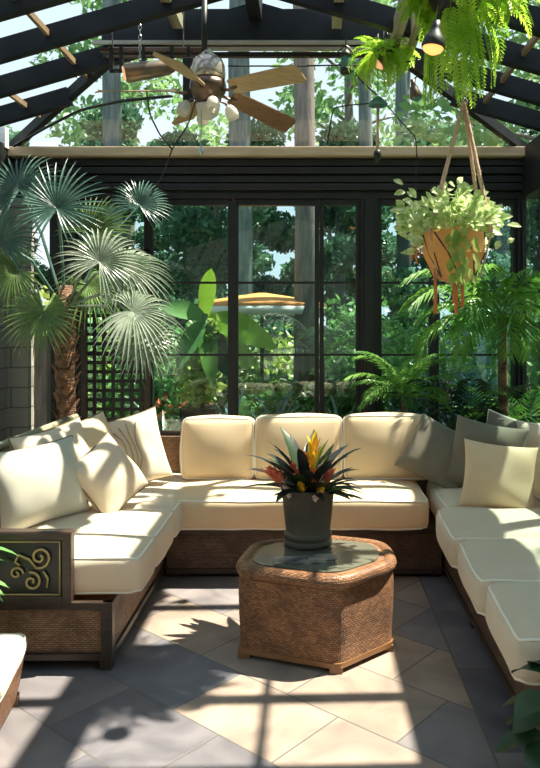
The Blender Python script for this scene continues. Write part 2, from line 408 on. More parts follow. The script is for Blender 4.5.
beam((XL + KH - .15, YH - .09, 3.238), (XR - KH + .05, YH - .09, 3.238), .02, .022, 'pale_rail', M['alu'])
beam((XL + KH - .05, YH - .07, 3.205), (XR - KH + .02, YH - .07, 3.205), .03, .016, 'pale_rail', M['alu'])
beam((XL + KH - .1, YH - .02, 3.185), (XR - KH + .05, YH - .02, 3.185), .03, .03, 'lower_rail', M['frame'])
for x, ya in ((-1.51, 4.9), (-2.0, 5.3), (-.85, 4.5), (1.216, 5.2)):
    beam((x, ya, zs(x) + .012), (x, YF, zs(x) + .012), .022, .035, 'glazing_bar', M['barwood'])
for x in (-.83, .16):
    beam((x, 4.5, 3.36), (x, YF, 3.36), .06, .08, 'purlin', M['strut'])
for x in (.50, .60):
    beam((x, 4.72, 3.18), (x, YF, 3.18), .055, .10, 'purlin', M['strut'])
gl = MB(); t = .07
gl.add([(XL, YF, ZE + t), (XL, YB, ZE + t), (XL + KH, YH, zs(XL + KH) + t), (XM, YH, ZR + t), (XM, YF, ZR + t)], [(0, 1, 2, 3, 4)])
gl.add([(XR, YF, ZE + t), (XR, YB, ZE + t), (XR - KH, YH, zs(XR - KH) + t), (XM, YH, ZR + t), (XM, YF, ZR + t)], [(4, 3, 2, 1, 0)])
gl.add([(XL, YB, ZE + t), (XR, YB, ZE + t), (XR - KH, YH, zs(XR - KH) + t), (XL + KH, YH, zs(XL + KH) + t)], [(0, 1, 2, 3)])
gl.build('roof_pane', M['roofglass'], roof)

# ------------------------------------------------------------------ cushions
def cush_map(p, h, r, bulge, seed):
    q = V((p[0] * h[0], p[1] * h[1], p[2] * h[2]))
    c = V([max(-(h[i] - r), min(h[i] - r, q[i])) for i in range(3)])
    d = q - c
    if d.length > 1e-9: q = c + d.normalized() * r
    x, y, z = p
    q.z += (bulge if z > 0 else bulge * .3) * (1 - x * x) * (1 - y * y) * (z)
    q.x += bulge * .45 * (1 - y * y) * (1 - z * z) * x; q.y += bulge * .45 * (1 - x * x) * (1 - z * z) * y
    n = noise.noise_vector(V((q.x * 5 + seed, q.y * 5, q.z * 5))) * .006
    return q + n
def seat_cushion(name, parent, center, size, m, r=.035, bulge=.03, seed=0, rot=None, pipe='piping', label=None):
    h = [s / 2 for s in size]
    bm = bmesh.new(); bmesh.ops.create_cube(bm, size=2)
    bmesh.ops.subdivide_edges(bm, edges=list(bm.edges), cuts=13, use_grid_fill=True)
    for v in bm.verts:
        p = [math.copysign(abs(a) ** .8, a) for a in v.co]
        v.co = cush_map(p, h, r, bulge, seed)
    o = MB().bm(bm).build(name, m, parent, True); o.location = center
    if rot: o.rotation_euler = rot
    if label: o['label'] = label
    if pipe:
        mb = MB()
        for zz in (1, -1):
            ring = []
            for k in range(56):
                a = k / 56 * 4; e = int(a); f = (a - e) * 2 - 1
                pt = [(f, -1), (1, f), (-f, 1), (-1, -f)][e]
                z0 = zz * (1 - .22 * r / h[2])
                q = cush_map((pt[0], pt[1], z0), h, r, bulge, seed); q *= 1.0
                ring.append(q)
            mb.tube(ring, .0055, 6, closed=True)
        mb.build('piping', M[pipe], o, True)
    return o
def pillow(name, size, m, T=.075, seed=0, pipe=None, parent=None, crumple=.024):
    hx, hy = size[0] / 2, size[1] / 2; n = 22
    def pt(u, v, s):
        k = max(0, (1 - u * u)) * max(0, (1 - v * v))
        x = hx * u * (1 - .09 * (1 - v * v)); y = hy * v * (1 - .09 * (1 - u * u))
        z = s * T * k ** .42
        w = noise.noise_vector(V((x * 6 + seed, y * 6, s * 1.3))) * crumple * min(1, k * 3)
        return V((x + w.x, y + w.y, z + w.z * 1.2))
    vs = []; fs = []; idx = {}
    for s in (1, -1):
        for i in range(n + 1):
            for j in range(n + 1):
                edge = i in (0, n) or j in (0, n)
                if s < 0 and edge: idx[s, i, j] = idx[1, i, j]; continue
                u, v = math.sin((i / n * 2 - 1) * PI / 2), math.sin((j / n * 2 - 1) * PI / 2)
                idx[s, i, j] = len(vs); vs.append(pt(u, v, s))
        for i in range(n):
            for j in range(n):
                q = (idx[s, i, j], idx[s, i + 1, j], idx[s, i + 1, j + 1], idx[s, i, j + 1])
                fs.append(q if s > 0 else q[::-1])
    o = MB().add(vs, fs).build(name, m, parent, True)
    if pipe:
        ring = []
        for k in range(72):
            a = k / 72 * 4; e = int(a); f = math.sin(((a - e) * 2 - 1) * PI / 2)
            u, v = [(f, -1), (1, f), (-f, 1), (-1, -f)][e]; ring.append(pt(u, v, 1))
        MB().tube(ring, .006, 6, closed=True).build('piping', M[pipe], o, True)
    return o
def stand(o, bottom, size, face, lean=15, roll=0):
    """rest a pillow on its lower edge: bottom = middle of the lower edge, face = heading of its face in the floor plane (degrees from +x)"""
    n = V((math.cos(R(face)), math.sin(R(face)), 0)); up = V((0, 0, 1))
    z = (n * math.cos(R(lean)) + up * math.sin(R(lean))).normalized()
    x = up.cross(z).normalized(); y = z.cross(x)
    q = Matrix((x, y, z)).transposed().to_quaternion()
    from mathutils import Quaternion
    q = q @ Quaternion((0, 0, 1), R(roll))
    r = abs(R(roll)); drop = size[1] / 2 * math.cos(r) + size[0] / 2 * abs(math.sin(r)) * .62
    o.rotation_mode = 'QUATERNION'; o.rotation_quaternion = q
    o.location = V(bottom) + y * drop
    return o

# ------------------------------------------------------------------ sofas
SX0, SX1, SY, SZ = -.85, .77, 4.19, .295
sofaL = thing('sofa', 'long left wicker sofa with ivory cushions and a black scrollwork end panel', 'sofa', (0, 0, 0), 0, 'wicker sofas set in a U')
def wick_box(parent, lo, hi, m, name='base'): return MB().box(lo, hi, .006).build(name, m, parent)
wick_box(sofaL, (-1.62, 3.09, .06), (-.862, 4.98, .27), M['wick'])
f = MB()
for z0, z1 in ((.045, .075), (.262, SZ)):
    f.box((-1.63, 3.07, z0), (SX0, 3.10, z1), .004); f.box((SX0 - .03, 3.07, z0), (SX0, 4.99, z1), .004)
f.box((SX0 - .045, 3.065, .045), (SX0 + .003, 3.11, SZ), .004); f.box((-1.63, 3.1, .262), (SX0 - .03, 4.99, .28))
f.build('frame_rail', M['woodd'], sofaL)
for x, y in ((-.905, 3.08), (-1.6, 3.08), (-.905, 4.9), (-1.6, 4.9)): MB().box((x, y, 0), (x + .05, y + .05, .05), .004).build('foot', M['woodd'], sofaL)
wick_box(sofaL, (-1.66, 3.12, SZ - .03), (-1.60, 4.99, .82), M['wick'], 'backrest')
MB().tube([(-1.63, 3.1, .83), (-1.63, 3.5, .84), (-1.63, 4.2, .835), (-1.63, 4.99, .83)], .022, 10).build('back_rail', M['strut'], sofaL, True)
# end panel with gold scrolls
ap = MB().box((-1.64, 3.075, SZ), (-1.05, 3.095, .575)).build('arm_panel', M['black'], sofaL); ap['label'] = 'black end panel with gold scrolls'
fr = MB().box((-1.66, 3.06, .56), (-1.02, 3.12, .60), .01).box((-1.06, 3.06, SZ), (-1.02, 3.11, .57), .006).box((-1.66, 3.06, SZ), (-1.06, 3.1, .325), .004)
fr.build('arm_frame', M['woodd'], sofaL)
fi = MB()
for a, b in (((-1.64, 3.068, .33), (-1.07, 3.068, .33)), ((-1.07, 3.068, .33), (-1.07, 3.068, .555)), ((-1.07, 3.068, .555), (-1.64, 3.068, .555))): fi.tube([a, b], .004, 6)
def spiral(cx, cz, r, t0, turns, sgn=1, n=34, grow=1.0):
    return [(cx + sgn * r * (1 - .86 * i / n) * math.cos(t0 + turns * 2 * PI * i / n), 3.066, cz + r * (1 - .86 * i / n) * math.sin(t0 + turns * 2 * PI * i / n)) for i in range(n + 1)]
for cx in (-1.17, -1.42):
    fi.tube(spiral(cx + .015, .49, .048, -1.9, 1.5), .006, 6); fi.tube(spiral(cx - .02, .385, .042, 1.3, 1.4, -1), .006, 6)
    fi.tube([(cx, 3.066, .445), (cx - .03, 3.066, .48), (cx - .075, 3.066, .50), (cx - .09, 3.066, .47), (cx - .07, 3.066, .455)], .006, 6)
    fi.tube([(cx + .03, 3.066, .43), (cx + .05, 3.066, .40), (cx + .045, 3.066, .36)], .005, 6)
    fi.tube(spiral(cx - .085, .42, .03, 0, 1.2), .005, 6)
fi.build('scrollwork', M['gold'], ap, True)
for i, (y0, y1) in enumerate(((3.115, 3.43), (3.435, 3.90), (3.905, 4.40), (4.405, 4.94))):
    seat_cushion('seat_cushion', sofaL, (-1.155, (y0 + y1) / 2, .392), ((.84, y1 - y0, .185)), M['ivory'], .045, .028, i * 3)

sofaB = thing('sofa', 'back wicker sofa below the windows with cream cushions', 'sofa', (0, 0, 0), 0, 'wicker sofas set in a U')
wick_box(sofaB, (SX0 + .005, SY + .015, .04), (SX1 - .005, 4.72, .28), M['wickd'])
f = MB().box((SX0 + .004, SY - .002, .255), (SX1 - .004, SY + .03, SZ), .004).box((SX0 + .004, SY, .02), (SX1 - .004, SY + .03, .05), .004)
f.build('frame_rail', M['woodd'], sofaB)
for x in (SX0 + .02, 0, SX1 - .07): MB().box((x, SY + .02, 0), (x + .05, SY + .06, .04)).build('foot', M['woodd'], sofaB)
wick_box(sofaB, (-1.05, 4.72, .04), (1.0, 4.78, .74), M['wick'], 'backrest')
bk = MB().tube([(-1.05, 4.75, .75), (1.0, 4.75, .75)], .022, 10); bk.build('back_rail', M['woodd'], sofaB, True)
seat_cushion('seat_cushion', sofaB, (-.455, 4.39, .392), (.775, .62, .185), M['cream'], .04, .022, 11)
seat_cushion('seat_cushion', sofaB, (.305, 4.39, .392), (.735, .62, .185), M['cream'], .04, .022, 13)
for i, (x0, x1, h) in enumerate(((-.82, -.36, .385), (-.355, .20, .395), (.205, .755, .40))):
    seat_cushion('back_cushion', sofaB, ((x0 + x1) / 2, 4.60, .49 + h / 2), (x1 - x0, h, .15), M['cream'], .036, .04, 20 + i, (R(83), 0, 0), 'piping')

sofaR = thing('sofa', 'long right wicker sofa with loose cream seat cushions running towards the camera', 'sofa', (0, 0, 0), 0, 'wicker sofas set in a U')
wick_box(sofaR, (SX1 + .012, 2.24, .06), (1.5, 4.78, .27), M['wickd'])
f = MB()
for z0, z1 in ((.045, .07), (.262, SZ)):
    f.box((SX1, 2.22, z0), (SX1 + .03, 4.79, z1), .004); f.box((SX1 + .03, 2.22, z0), (1.5, 2.25, z1), .004)
f.build('frame_rail', M['woodd'], sofaR)
for x, y in ((SX1 + .01, 2.25), (1.42, 2.25), (SX1 + .01, 3.5), (1.42, 4.7)): MB().box((x, y, 0), (x + .05, y + .05, .05), .004).build('foot', M['woodd'], sofaR)
wick_box(sofaR, (1.46, 2.24, SZ - .03), (1.52, 4.78, .74), M['wickd'], 'backrest')
MB().tube([(1.49, 2.24, .75), (1.49, 4.78, .75)], .022, 10).build('back_rail', M['woodd'], sofaR, True)
for i, (y0, y1) in enumerate(((2.31, 2.82), (2.84, 3.36), (3.385, 3.93), (3.95, 4.66))):
    seat_cushion('seat_cushion', sofaR, (1.055 if i < 3 else 1.09, (y0 + y1) / 2, .392), (.77 if i < 3 else .70, y1 - y0, .185), M['ivory'], .055, .032, 30 + i, (0, 0, R((-2.5, -2.5, -2, 0)[i])))
for i, (y0, y1) in enumerate(((2.62, 3.10), (3.14, 3.62), (3.66, 4.14))):
    seat_cushion('back_cushion', sofaR, (1.36, (y0 + y1) / 2, .70), (.46, .42, .15), M['cream'] if i < 2 else M['ivory'], .05, .035, 40 + i, (R(80), 0, R(-90)))

# loose pillows
def loose(label, size, m, bottom, face, lean, roll=0, T=.075, pipe=None, seed=0, name='throw_pillow', group='loose pillows on the sofas'):
    o = pillow(name, size, m, T, seed, pipe)
    tag(o, label, 'pillow', group); stand(o, bottom, size, face, lean, roll); return o
loose('large pale grey pillow on the left sofa, nearest the black end panel', (.48, .41), M['grey'], (-1.31, 3.56, .475), -42, 20, 4, .125, 'piping_dark', 1)
loose('pale pillow with a dark edge on the left sofa, second from the end panel', (.48, .45), M['ivory'], (-1.31, 3.84, .475), -30, 16, 6, .115, 'piping_dark', 2)
loose('cream pillow on the left sofa, behind the tilted throw pillow', (.46, .45), M['cream'], (-1.23, 4.08, .475), -30, 16, 8, .115, 'piping_dark', 3)
e = loose('small ivory throw pillow tipped on one corner on the left sofa seat', (.36, .36), M['ivory'], (-1.0, 3.76, .48), -38, 28, 26, .095, 'piping_dark', 4)
p5 = loose('ivory pillow with tan embroidered branches in the left corner of the sofas', (.46, .44), M['ivory'], (-1.05, 4.30, .475), -50, 14, 9, .085, 'piping_dark', 5)
em = MB()
for s in range(5):
    a = -1.0 + s * .35; pts = []
    for k in range(7):
        t = k / 6; x = -.02 + math.sin(a) * .15 * t + .01 * math.sin(t * 9 + s); y = -.16 + .32 * t * math.cos(a * .6)
        kk = (1 - (x / .22) ** 2) * (1 - (y / .215) ** 2); w = noise.noise_vector(V((x * 6 + 5, y * 6, 1.3))) * .024 * min(1, kk * 3); pts.append((x + w.x, y + w.y, .085 * max(0, kk) ** .42 + w.z * 1.2 + .004))
    em.tube(pts, .0045, 5)
em.build('embroidery', M['stitch'], p5, True)
loose('sage green pillow leaning against the last back cushion by the right corner', (.44, .38), M['sage'], (.76, 4.32, .47), -108, 26, -24, .085, None, 6)
loose('big sage green pillow standing behind the square cream pillow', (.44, .42), M['sage'], (1.0, 4.20, .475), -118, 16, -8, .09, None, 7)
loose('grey green pillow in the far right corner of the sofas', (.42, .40), M['sage'], (1.22, 4.42, .475), -125, 10, -12, .08, 'piping', 8)
loose('square cream throw pillow on the right sofa in front of the sage pillows', (.40, .37), M['cream'], (1.01, 3.84, .465), -98, 20, -6, .08, None, 9)
loose('ivory pillow at the far end of the right sofa, beside the grey green one', (.38, .40), M['ivory'], (1.36, 4.24, .49), -140, 8, 5, .08, 'piping', 10)

# ------------------------------------------------------------------ coffee table
table = thing('coffee_table', 'six sided honey wicker coffee table with a dark glass top', 'coffee table', (0, 0, 0))
poly = [(-.325, 3.20), (.115, 3.04), (.375, 3.27), (.355, 3.54), (.07, 3.64), (-.27, 3.53)]
def roundpoly(pts, rad, n=6, off=0):
    out = []; k = len(pts); cen = V((sum(p[0] for p in pts) / k, sum(p[1] for p in pts) / k))
    pts = [V(p) for p in pts]
    if off: pts = [p + (p - cen).normalized() * off for p in pts]
    for i in range(k):
        a, b, c = pts[i - 1], pts[i], pts[(i + 1) % k]
        p0 = b + (a - b).normalized() * rad; p2 = b + (c - b).normalized() * rad
        for j in range(n + 1):
            t = j / n; out.append(p0 * (1 - t) ** 2 + b * 2 * t * (1 - t) + p2 * t * t)
    return out
def prism(rings):       # rings: list of (outline, z)
    vs = []; fs = []; n = len(rings[0][0])
    for o_, z in rings: vs += [(p[0], p[1], z) for p in o_]
    for i in range(len(rings) - 1):
        for j in range(n): fs.append((i * n + j, i * n + (j + 1) % n, (i + 1) * n + (j + 1) % n, (i + 1) * n + j))
    fs.append(tuple(range(n))[::-1]); fs.append(tuple((len(rings) - 1) * n + j for j in range(n)))
    return MB().add(vs, fs)
body = prism([(roundpoly(poly, .05, off=o_), z) for o_, z in ((0, .045), (0, .10), (.006, .2), (.008, .3), (.005, .365))])
ob = body.build('body', M['wickt'], table)
# wall uv: arc length round the body
me = ob.data; uvl = me.uv_layers[0].data; ringn = len(roundpoly(poly, .05)); arc = [0]
rp = roundpoly(poly, .05)
for i in range(ringn): arc.append(arc[-1] + (rp[(i + 1) % ringn] - rp[i]).length)
for pgn in me.polygons:
    if len(pgn.loop_indices) == 4:
        ids = [me.loops[l].vertex_index % ringn for l in pgn.loop_indices]; wrap = (0 in ids and ringn - 1 in ids)
        for l in pgn.loop_indices:
            vi = me.loops[l].vertex_index; j = vi % ringn
            uvl[l].uv = (arc[ringn] if (wrap and j == 0) else arc[j], me.vertices[vi].co.z)
rim = roundpoly(poly, .09, off=-.004)
MB().tube([(p[0], p[1], .385) for p in rim], .032, 12, closed=True).build('rolled_rim', M['wickt'], table, True)
inner = roundpoly(poly, .09, off=-.045)
prism([(roundpoly(poly, .09, off=-.01), .37), (roundpoly(poly, .09, off=-.02), .404), (inner, .406)]).build('top_band', M['wick'], table)
prism([(roundpoly(poly, .09, off=-.055), .395), (roundpoly(poly, .09, off=-.055), .412)]).build('glass_top', M['topglass'], table)
bs = MB(); q = roundpoly(poly, .03, off=.004)
bs = prism([(q, .022), (q, .045)]); bs.build('base_rail', M['woodh'], table)
for p in poly:
    c = V((.02, 3.36)); p2 = V(p) + (c - V(p)).normalized() * .03
    MB().box((p2[0] - .028, p2[1] - .022, 0), (p2[0] + .028, p2[1] + .022, .03), .004).build('foot', M['woodh'], table)

TZ = .412
# pot with bromeliads
plant = thing('potted_bromeliad', 'dark olive pot of bromeliads with orange and yellow bracts on the coffee table', 'potted plant', (-.015, 3.50, TZ))
MB().lathe([(.09, 0), (.112, .002), (.118, .012), (.116, .028), (.111, .034), (.116, .042), (.118, .055), (.112, .066), (.108, .075), (.116, .14), (.124, .22), (.128, .262), (.132, .27), (.132, .28), (.122, .28), (.116, .25)], n=40).build('pot', M['pot'], plant, True)
MB().lathe([(.11, .235), (.118, .245), (.05, .255)], n=24).build('soil', M['soil'], plant, True)
random.seed(5)
def blade_leaf(mb, base, az, el, L, w, droop=.4, n=7, fold=.25, twist=0):
    """a strap or lance leaf rising from base"""
    d = V((math.cos(az), math.sin(az), 0)); side = V((-d.y, d.x, 0)); vs = []; fs = []
    p = V(base); e = el
    for i in range(n + 1):
        t = i / n; ww = w * (math.sin(PI * min(1, t * .93 + .07)) ** .7) * (1 if t < 1 else 0)
        dirv = d * math.cos(e) + V((0, 0, 1)) * math.sin(e); nr = V((0, 0, 1)) * math.cos(e) - d * math.sin(e)
        vs += [p - side * ww / 2 + nr * fold * ww / 2, p.copy(), p + side * ww / 2 + nr * fold * ww / 2]
        p = p + dirv * L / n; e -= droop * 1.6 / n * (.3 + t)
    for i in range(n):
        a = i * 3; fs += [(a, a + 1, a + 4, a + 3), (a + 1, a + 2, a + 5, a + 4)]
    mb.add(vs, fs); return p
for i in range(58):
    az = i * 2.399 + random.uniform(-.2, .2); mb = MB()
    el = random.uniform(.15, 1.25); L = random.uniform(.20, .36) if el > .5 else random.uniform(.20, .34)
    blade_leaf(mb, (math.cos(az) * .03, math.sin(az) * .03, .25), az, el, L, random.uniform(.046, .066), random.uniform(.1, .8))
    mb.build('leaf', M['lf_plum'] if i % 5 else M['lf_dark'], plant, True)
for az, el, L in ((1.2, 1.35, .30), (.4, 1.25, .27), (-.6, .2, .24)):
    mb = MB(); blade_leaf(mb, (.0, 0, .26), az, el, L, .04, .3); mb.build('leaf', M['lf_bright'], plant, True)
blooms = [(.015, -.02, .31, .28, 'fl_ye', .10), (-.055, -.05, .30, .13, 'fl_re', -.25), (.05, -.05, .30, .12, 'lf_pale', .2), (-.12, -.07, .30, .15, 'fl_re', -.9), (.02, -.09, .29, .11, 'fl_or', .15), (-.03, -.11, .26, .09, 'fl_ye', -.1), (.055, -.11, .25, .09, 'fl_ye', .35), (-.085, -.10, .25, .08, 'lf_pale', -.5), (.03, -.125, .24, .06, 'lf_pale', .7), (.085, -.04, .29, .11, 'fl_re', .5), (-.005, -.05, .31, .17, 'fl_or', -.08)]
for bx, by, bz, L, mm, tl_ in blooms:
    mb = MB(); top = V((bx, by, bz)); ax = V((math.sin(tl_), 0, math.cos(tl_)))
    for k in range(12):
        t = k / 12; a = k * 2.4; b = top + ax * (L * t * .6)
        blade_leaf(mb, b, a, 1.0 + .3 * t, L * .5 * (1.1 - .5 * t), .030, .1, 4, .4)
    mb.tube([top, top + ax * L * .9], [.012, .003], 6)
    mb.build('bract', M[mm], plant, True)

# folded paper on the table
mag = thing('magazine', 'dark glossy magazine lying on the glass top in front of the pot', 'magazine', (-.035, 3.25, TZ), R(8))
MB().box((-.135, -.045, 0), (.135, .045, .006), .002).build('pages', mat('printed_page', (.05, .05, .055), .3, col2=(.45, .43, .40), nscale=14, ndetail=6, stretch=(1, 3, 1)), mag)
MB().box((-.137, -.047, .006), (.10, .047, .010), .001).box((.02, -.04, .010), (.15, .03, .020), .003).build('cover', mat('dark_cover', (.02, .022, .028), .3, col2=(.28, .27, .25), nscale=16, ndetail=5), mag)

# low stool at lower left
stool = thing('footstool', 'low round-cornered wicker footstool with a pale grey pad at the lower left', 'footstool', (-1.32, 2.60, 0), R(10))
pl = [(-.22, -.25), (.21, -.27), (.24, .22), (-.2, .25)]
prism([(roundpoly(pl, .06, off=-.04), .03), (roundpoly(pl, .06, off=-.02), .1), (roundpoly(pl, .06, off=0), .2)]).build('base', M['wickt'], stool)
for p in pl: MB().box((p[0] * .8 - .02, p[1] * .8 - .02, 0), (p[0] * .8 + .02, p[1] * .8 + .02, .04)).build('foot', M['woodh'], stool)
seat_cushion('pad', stool, (.01, -.01, .232), (.46, .48, .075), M['grey'], .035, .02, 70)

# ------------------------------------------------------------------ plants
def pinnate(mb, base, az, el, L, nl, ll, w, droop=1.0, ang=55, sag=.35, rr=.005, n=14):
    pts = []; p = V(base); e = el; d = V((math.cos(az), math.sin(az), 0)); side = V((-d.y, d.x, 0)); dirs = []
    for i in range(n + 1):
        dv = d * math.cos(e) + V((0, 0, 1)) * math.sin(e); pts.append(p.copy()); dirs.append((dv, V((0, 0, 1)) * math.cos(e) - d * math.sin(e)))
        p = p + dv * L / n; e -= droop / n * (.5 + i / n)
    mb.tube(pts, [rr * (1 - .8 * i / n) for i in range(n + 1)], 5)
    for k in range(nl):
        t = .14 + .85 * k / (nl - 1); x = t * n; i = min(int(x), n - 1); f = x - i
        c = pts[i].lerp(pts[i + 1], f); dv, nr = dirs[i]
        l = ll * math.sin(PI * min(1, .15 + t * .80)) ** .7 * random.uniform(.88, 1.1)
        for s in (-1, 1):
            a = R(ang - 22 * t) + random.uniform(-.08, .08)
            o_ = (side * s * math.sin(a) + dv * math.cos(a)).normalized()
            q1 = c + o_ * l * .5 + nr * l * .10 - V((0, 0, 1)) * l * sag * .22; q2 = c + o_ * l + nr * l * .05 - V((0, 0, 1)) * l * sag
            wd = dv * w / 2
            mb.add([c, q1 - wd, q1 + nr * w * -.25, q1 + wd, q2], [(0, 1, 2), (0, 2, 3), (1, 4, 2), (2, 4, 3)])
def fan(mb, c, nrm, up, r, n=34, spread=155, w=.022, droop=.25, petiole=None):
    """a palmate palm leaf: ribs radiate from c in the plane of nrm"""
    c = V(c); nrm = V(nrm).normalized(); up = V(up); up = (up - nrm * up.dot(nrm)).normalized(); sd_ = up.cross(nrm)
    if petiole: mb.tube(petiole + [c], [.011] * len(petiole) + [.008], 6)
    for k in range(n):
        a = R(-spread + 2 * spread * k / (n - 1)) + random.uniform(-.03, .03)
        dv = up * math.cos(a) + sd_ * math.sin(a); s = nrm.cross(dv)
        L = r * (.72 + .28 * math.cos(a * .55)) * random.uniform(.9, 1.06)
        vs = []; fs = []; m = 6
        for i in range(m + 1):
            t = i / m; ww = w * (.12 + 1.0 * math.sin(PI * min(1, t * .75 + .1))) * (1 - t ** 3); 
            p = c + dv * L * t + nrm * (L * .10 * math.sin(PI * t * .8)) - V((0, 0, 1)) * (L * droop * t ** 2.4)
            vs += [p - s * ww / 2 + nrm * ww * .30, p, p + s * ww / 2 + nrm * ww * .30]
        for i in range(m):
            q = i * 3; fs += [(q, q + 1, q + 4, q + 3), (q + 1, q + 2, q + 5, q + 4)]
        mb.add(vs, fs)
# left fan palm
random.seed(11)
TX, TY = X(66, 5.2), 5.2
fp = thing('fan_palm', 'tall fan palm with a shaggy brown trunk left of the windows', 'palm', (TX, TY, 0))
def loc(px, py, d): return P(px, py, d) - V((TX, TY, 0))
MB().lathe([(.17, 0), (.20, .02), (.22, .30), (.23, .32), (.20, .32), (.19, .27)], n=24).build('pot', M['blackpot'], fp, True)
tm = MB().tube([(0, 0, .2), (.01, 0, .7), (-.01, 0, 1.1), (0, 0, 1.55), (.01, 0, 1.75)], [.06, .065, .07, .08, .05], 12); tm.build('trunk', M['palmtrunk'], fp, True)
bt = MB()
for i in range(90):
    z = .3 + i * .0155; a = i * 2.4; r_ = .058 + .02 * (z - .3)
    p = V((math.cos(a) * r_, math.sin(a) * r_, z)); o_ = V((math.cos(a), math.sin(a), 0)); s_ = V((-o_.y, o_.x, 0))
    bt.add([p - s_ * .028, p + s_ * .028, p + o_ * .035 + V((0, 0, .05)) + s_ * .012, p + o_ * .035 + V((0, 0, .05)) - s_ * .012, p + V((0, 0, -.03))], [(0, 1, 2, 3), (0, 4, 1)])
b_ = bt.build('leaf_stubs', M['fibre'], fp); b_['kind'] = 'stuff'
fans = [ (57, 208, 5.0, (.1, -1, .35), .42, 'lf_teal', 158, (0, 0, 1), .10), (0, 242, 4.9, (.2, -1, .1), .36, 'lf_teal', 150, (-.2, 0, 1), .35),
 (100, 262, 4.8, (.3, -1, .35), .36, 'lf_silver', 150, (.5, 0, 1), .30), (133, 312, 4.7, (.35, -.85, .6), .37, 'lf_silver', 150, (1, 0, -.15), .45),
 (44, 312, 4.75, (-.1, -1, .1), .32, 'lf_fan', 150, (-.3, 0, -1), .15), (125, 268, 4.9, (.25, -.9, .7), .36, 'lf_silver', 120, (1, 0, .1), .38),
 (92, 232, 5.3, (-.1, -.9, .3), .36, 'lf_fan', 130, (.7, 0, .8), .15), (20, 190, 5.3, (-.1, -.9, .4), .42, 'lf_teal', 150, (-.3, 0, 1), .2),
 (88, 285, 5.3, (.3, -.7, .5), .34, 'lf_fan', 150, (.4, 0, -1), .35), (15, 270, 5.2, (.1, -1, .2), .34, 'lf_fan', 150, (-1, 0, -.2), .35),
 (142, 336, 4.75, (.25, -1, .25), .27, 'lf_silver', 140, (.35, 0, -1), .25), (140, 205, 5.55, (.2, -1, .3), .28, 'lf_teal', 130, (.3, 0, 1), .2)]
for px, py, d, nr, r_, mm, sp, up, dr in fans:
    mb = MB(); c = loc(px, py, d); st = V((.0, 0, 1.6)) + V((c.x * .06, c.y * .1, 0)); mid = (st + c) / 2 + V((0, 0, .10))
    fan(mb, c, nr, up, r_, 36, sp, .019, dr, [st, mid]); mb.build('frond', M[mm], fp)

def feather_palm(label, base, trunk_h, fronds, m, trunk_m='palmtrunk', pot=None, seed=0, L=.8, ll=.2, w=.018, nl=26, group=None, name='feather_palm', tr=.03):
    random.seed(seed)
    t = thing(name, label, 'palm', base, 0, group)
    if pot:
        MB().lathe([(pot * .7, 0), (pot * .75, .01), (pot, pot * 1.8), (pot * 1.05, pot * 1.9), (pot * .9, pot * 1.9), (pot * .85, pot * 1.6)], n=24).build('pot', M['blackpot'], t, True)
    MB().tube([(0, 0, .02), (.01, 0, trunk_h * .5), (0, 0, trunk_h)], [tr * 1.2, tr, tr * .9], 10).build('trunk', M[trunk_m], t, True)
    for az, el, k, dr in fronds:
        mb = MB(); pinnate(mb, (0, 0, trunk_h - .02), R(az), R(el), L * k, nl, ll * k ** .5, w, dr); mb.build('frond', M[m], t)
    return t
feather_palm('small feather palm in a pot behind the back sofa, in front of the wide post', (X(404, 5.3), 5.3, 0), .95,
    [(az, el, k, 1.5) for az, el, k in ((-95, 60, .6), (-170, 50, .8), (-10, 50, .75), (-135, 35, .75), (-50, 35, .7), (175, 75, .85), (20, 75, .8), (90, 60, .7), (-150, 68, .9), (-30, 70, .8), (150, 40, .75), (-90, 25, .5), (-70, 78, .8), (195, 20, .6), (-15, 18, .6))], 'lf_palm', pot=.13, seed=3, L=.62, ll=.16, w=.014, nl=24, tr=.025)
feather_palm('large arching feather palm in the right corner behind the sofas', (X(502, 5.1), 5.1, 0), 1.56,
    [(az, el, k, 1.7) for az, el, k in ((-160, 40, 1), (-120, 30, .9), (-90, 35, .8), (180, 55, 1), (-45, 30, .45), (-140, 5, .75), (-70, 60, .8), (160, 30, .8), (-175, 10, .9), (-100, 5, .7), (-30, 65, .5), (-125, 60, .9), (90, 50, .5), (-75, 0, .6), (-15, 60, .4))], 'lf_palm', pot=.2, seed=4, L=.80, ll=.30, w=.030, nl=24, tr=.035)
feather_palm('bushy dark green palm low behind the right corner of the sofas', (X(470, 5.35), 5.35, 0), .45,
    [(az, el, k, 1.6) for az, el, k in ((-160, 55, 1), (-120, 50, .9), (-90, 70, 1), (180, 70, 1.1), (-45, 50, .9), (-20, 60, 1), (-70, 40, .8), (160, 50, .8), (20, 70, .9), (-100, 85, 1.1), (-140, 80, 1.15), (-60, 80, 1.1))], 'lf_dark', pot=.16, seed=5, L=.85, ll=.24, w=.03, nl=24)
feather_palm('dark green palm between the right sofa and the glazed side wall', (1.57, 5.28, 0), .5,
    [(az, el, k, 1.5) for az, el, k in ((-160, 65, .8), (150, 60, .9), (-100, 60, .8), (100, 60, .9), (-135, 80, .9), (180, 75, 1), (-90, 85, .9))], 'lf_palm', pot=.1, seed=6, L=.85, ll=.2, w=.022, nl=22)

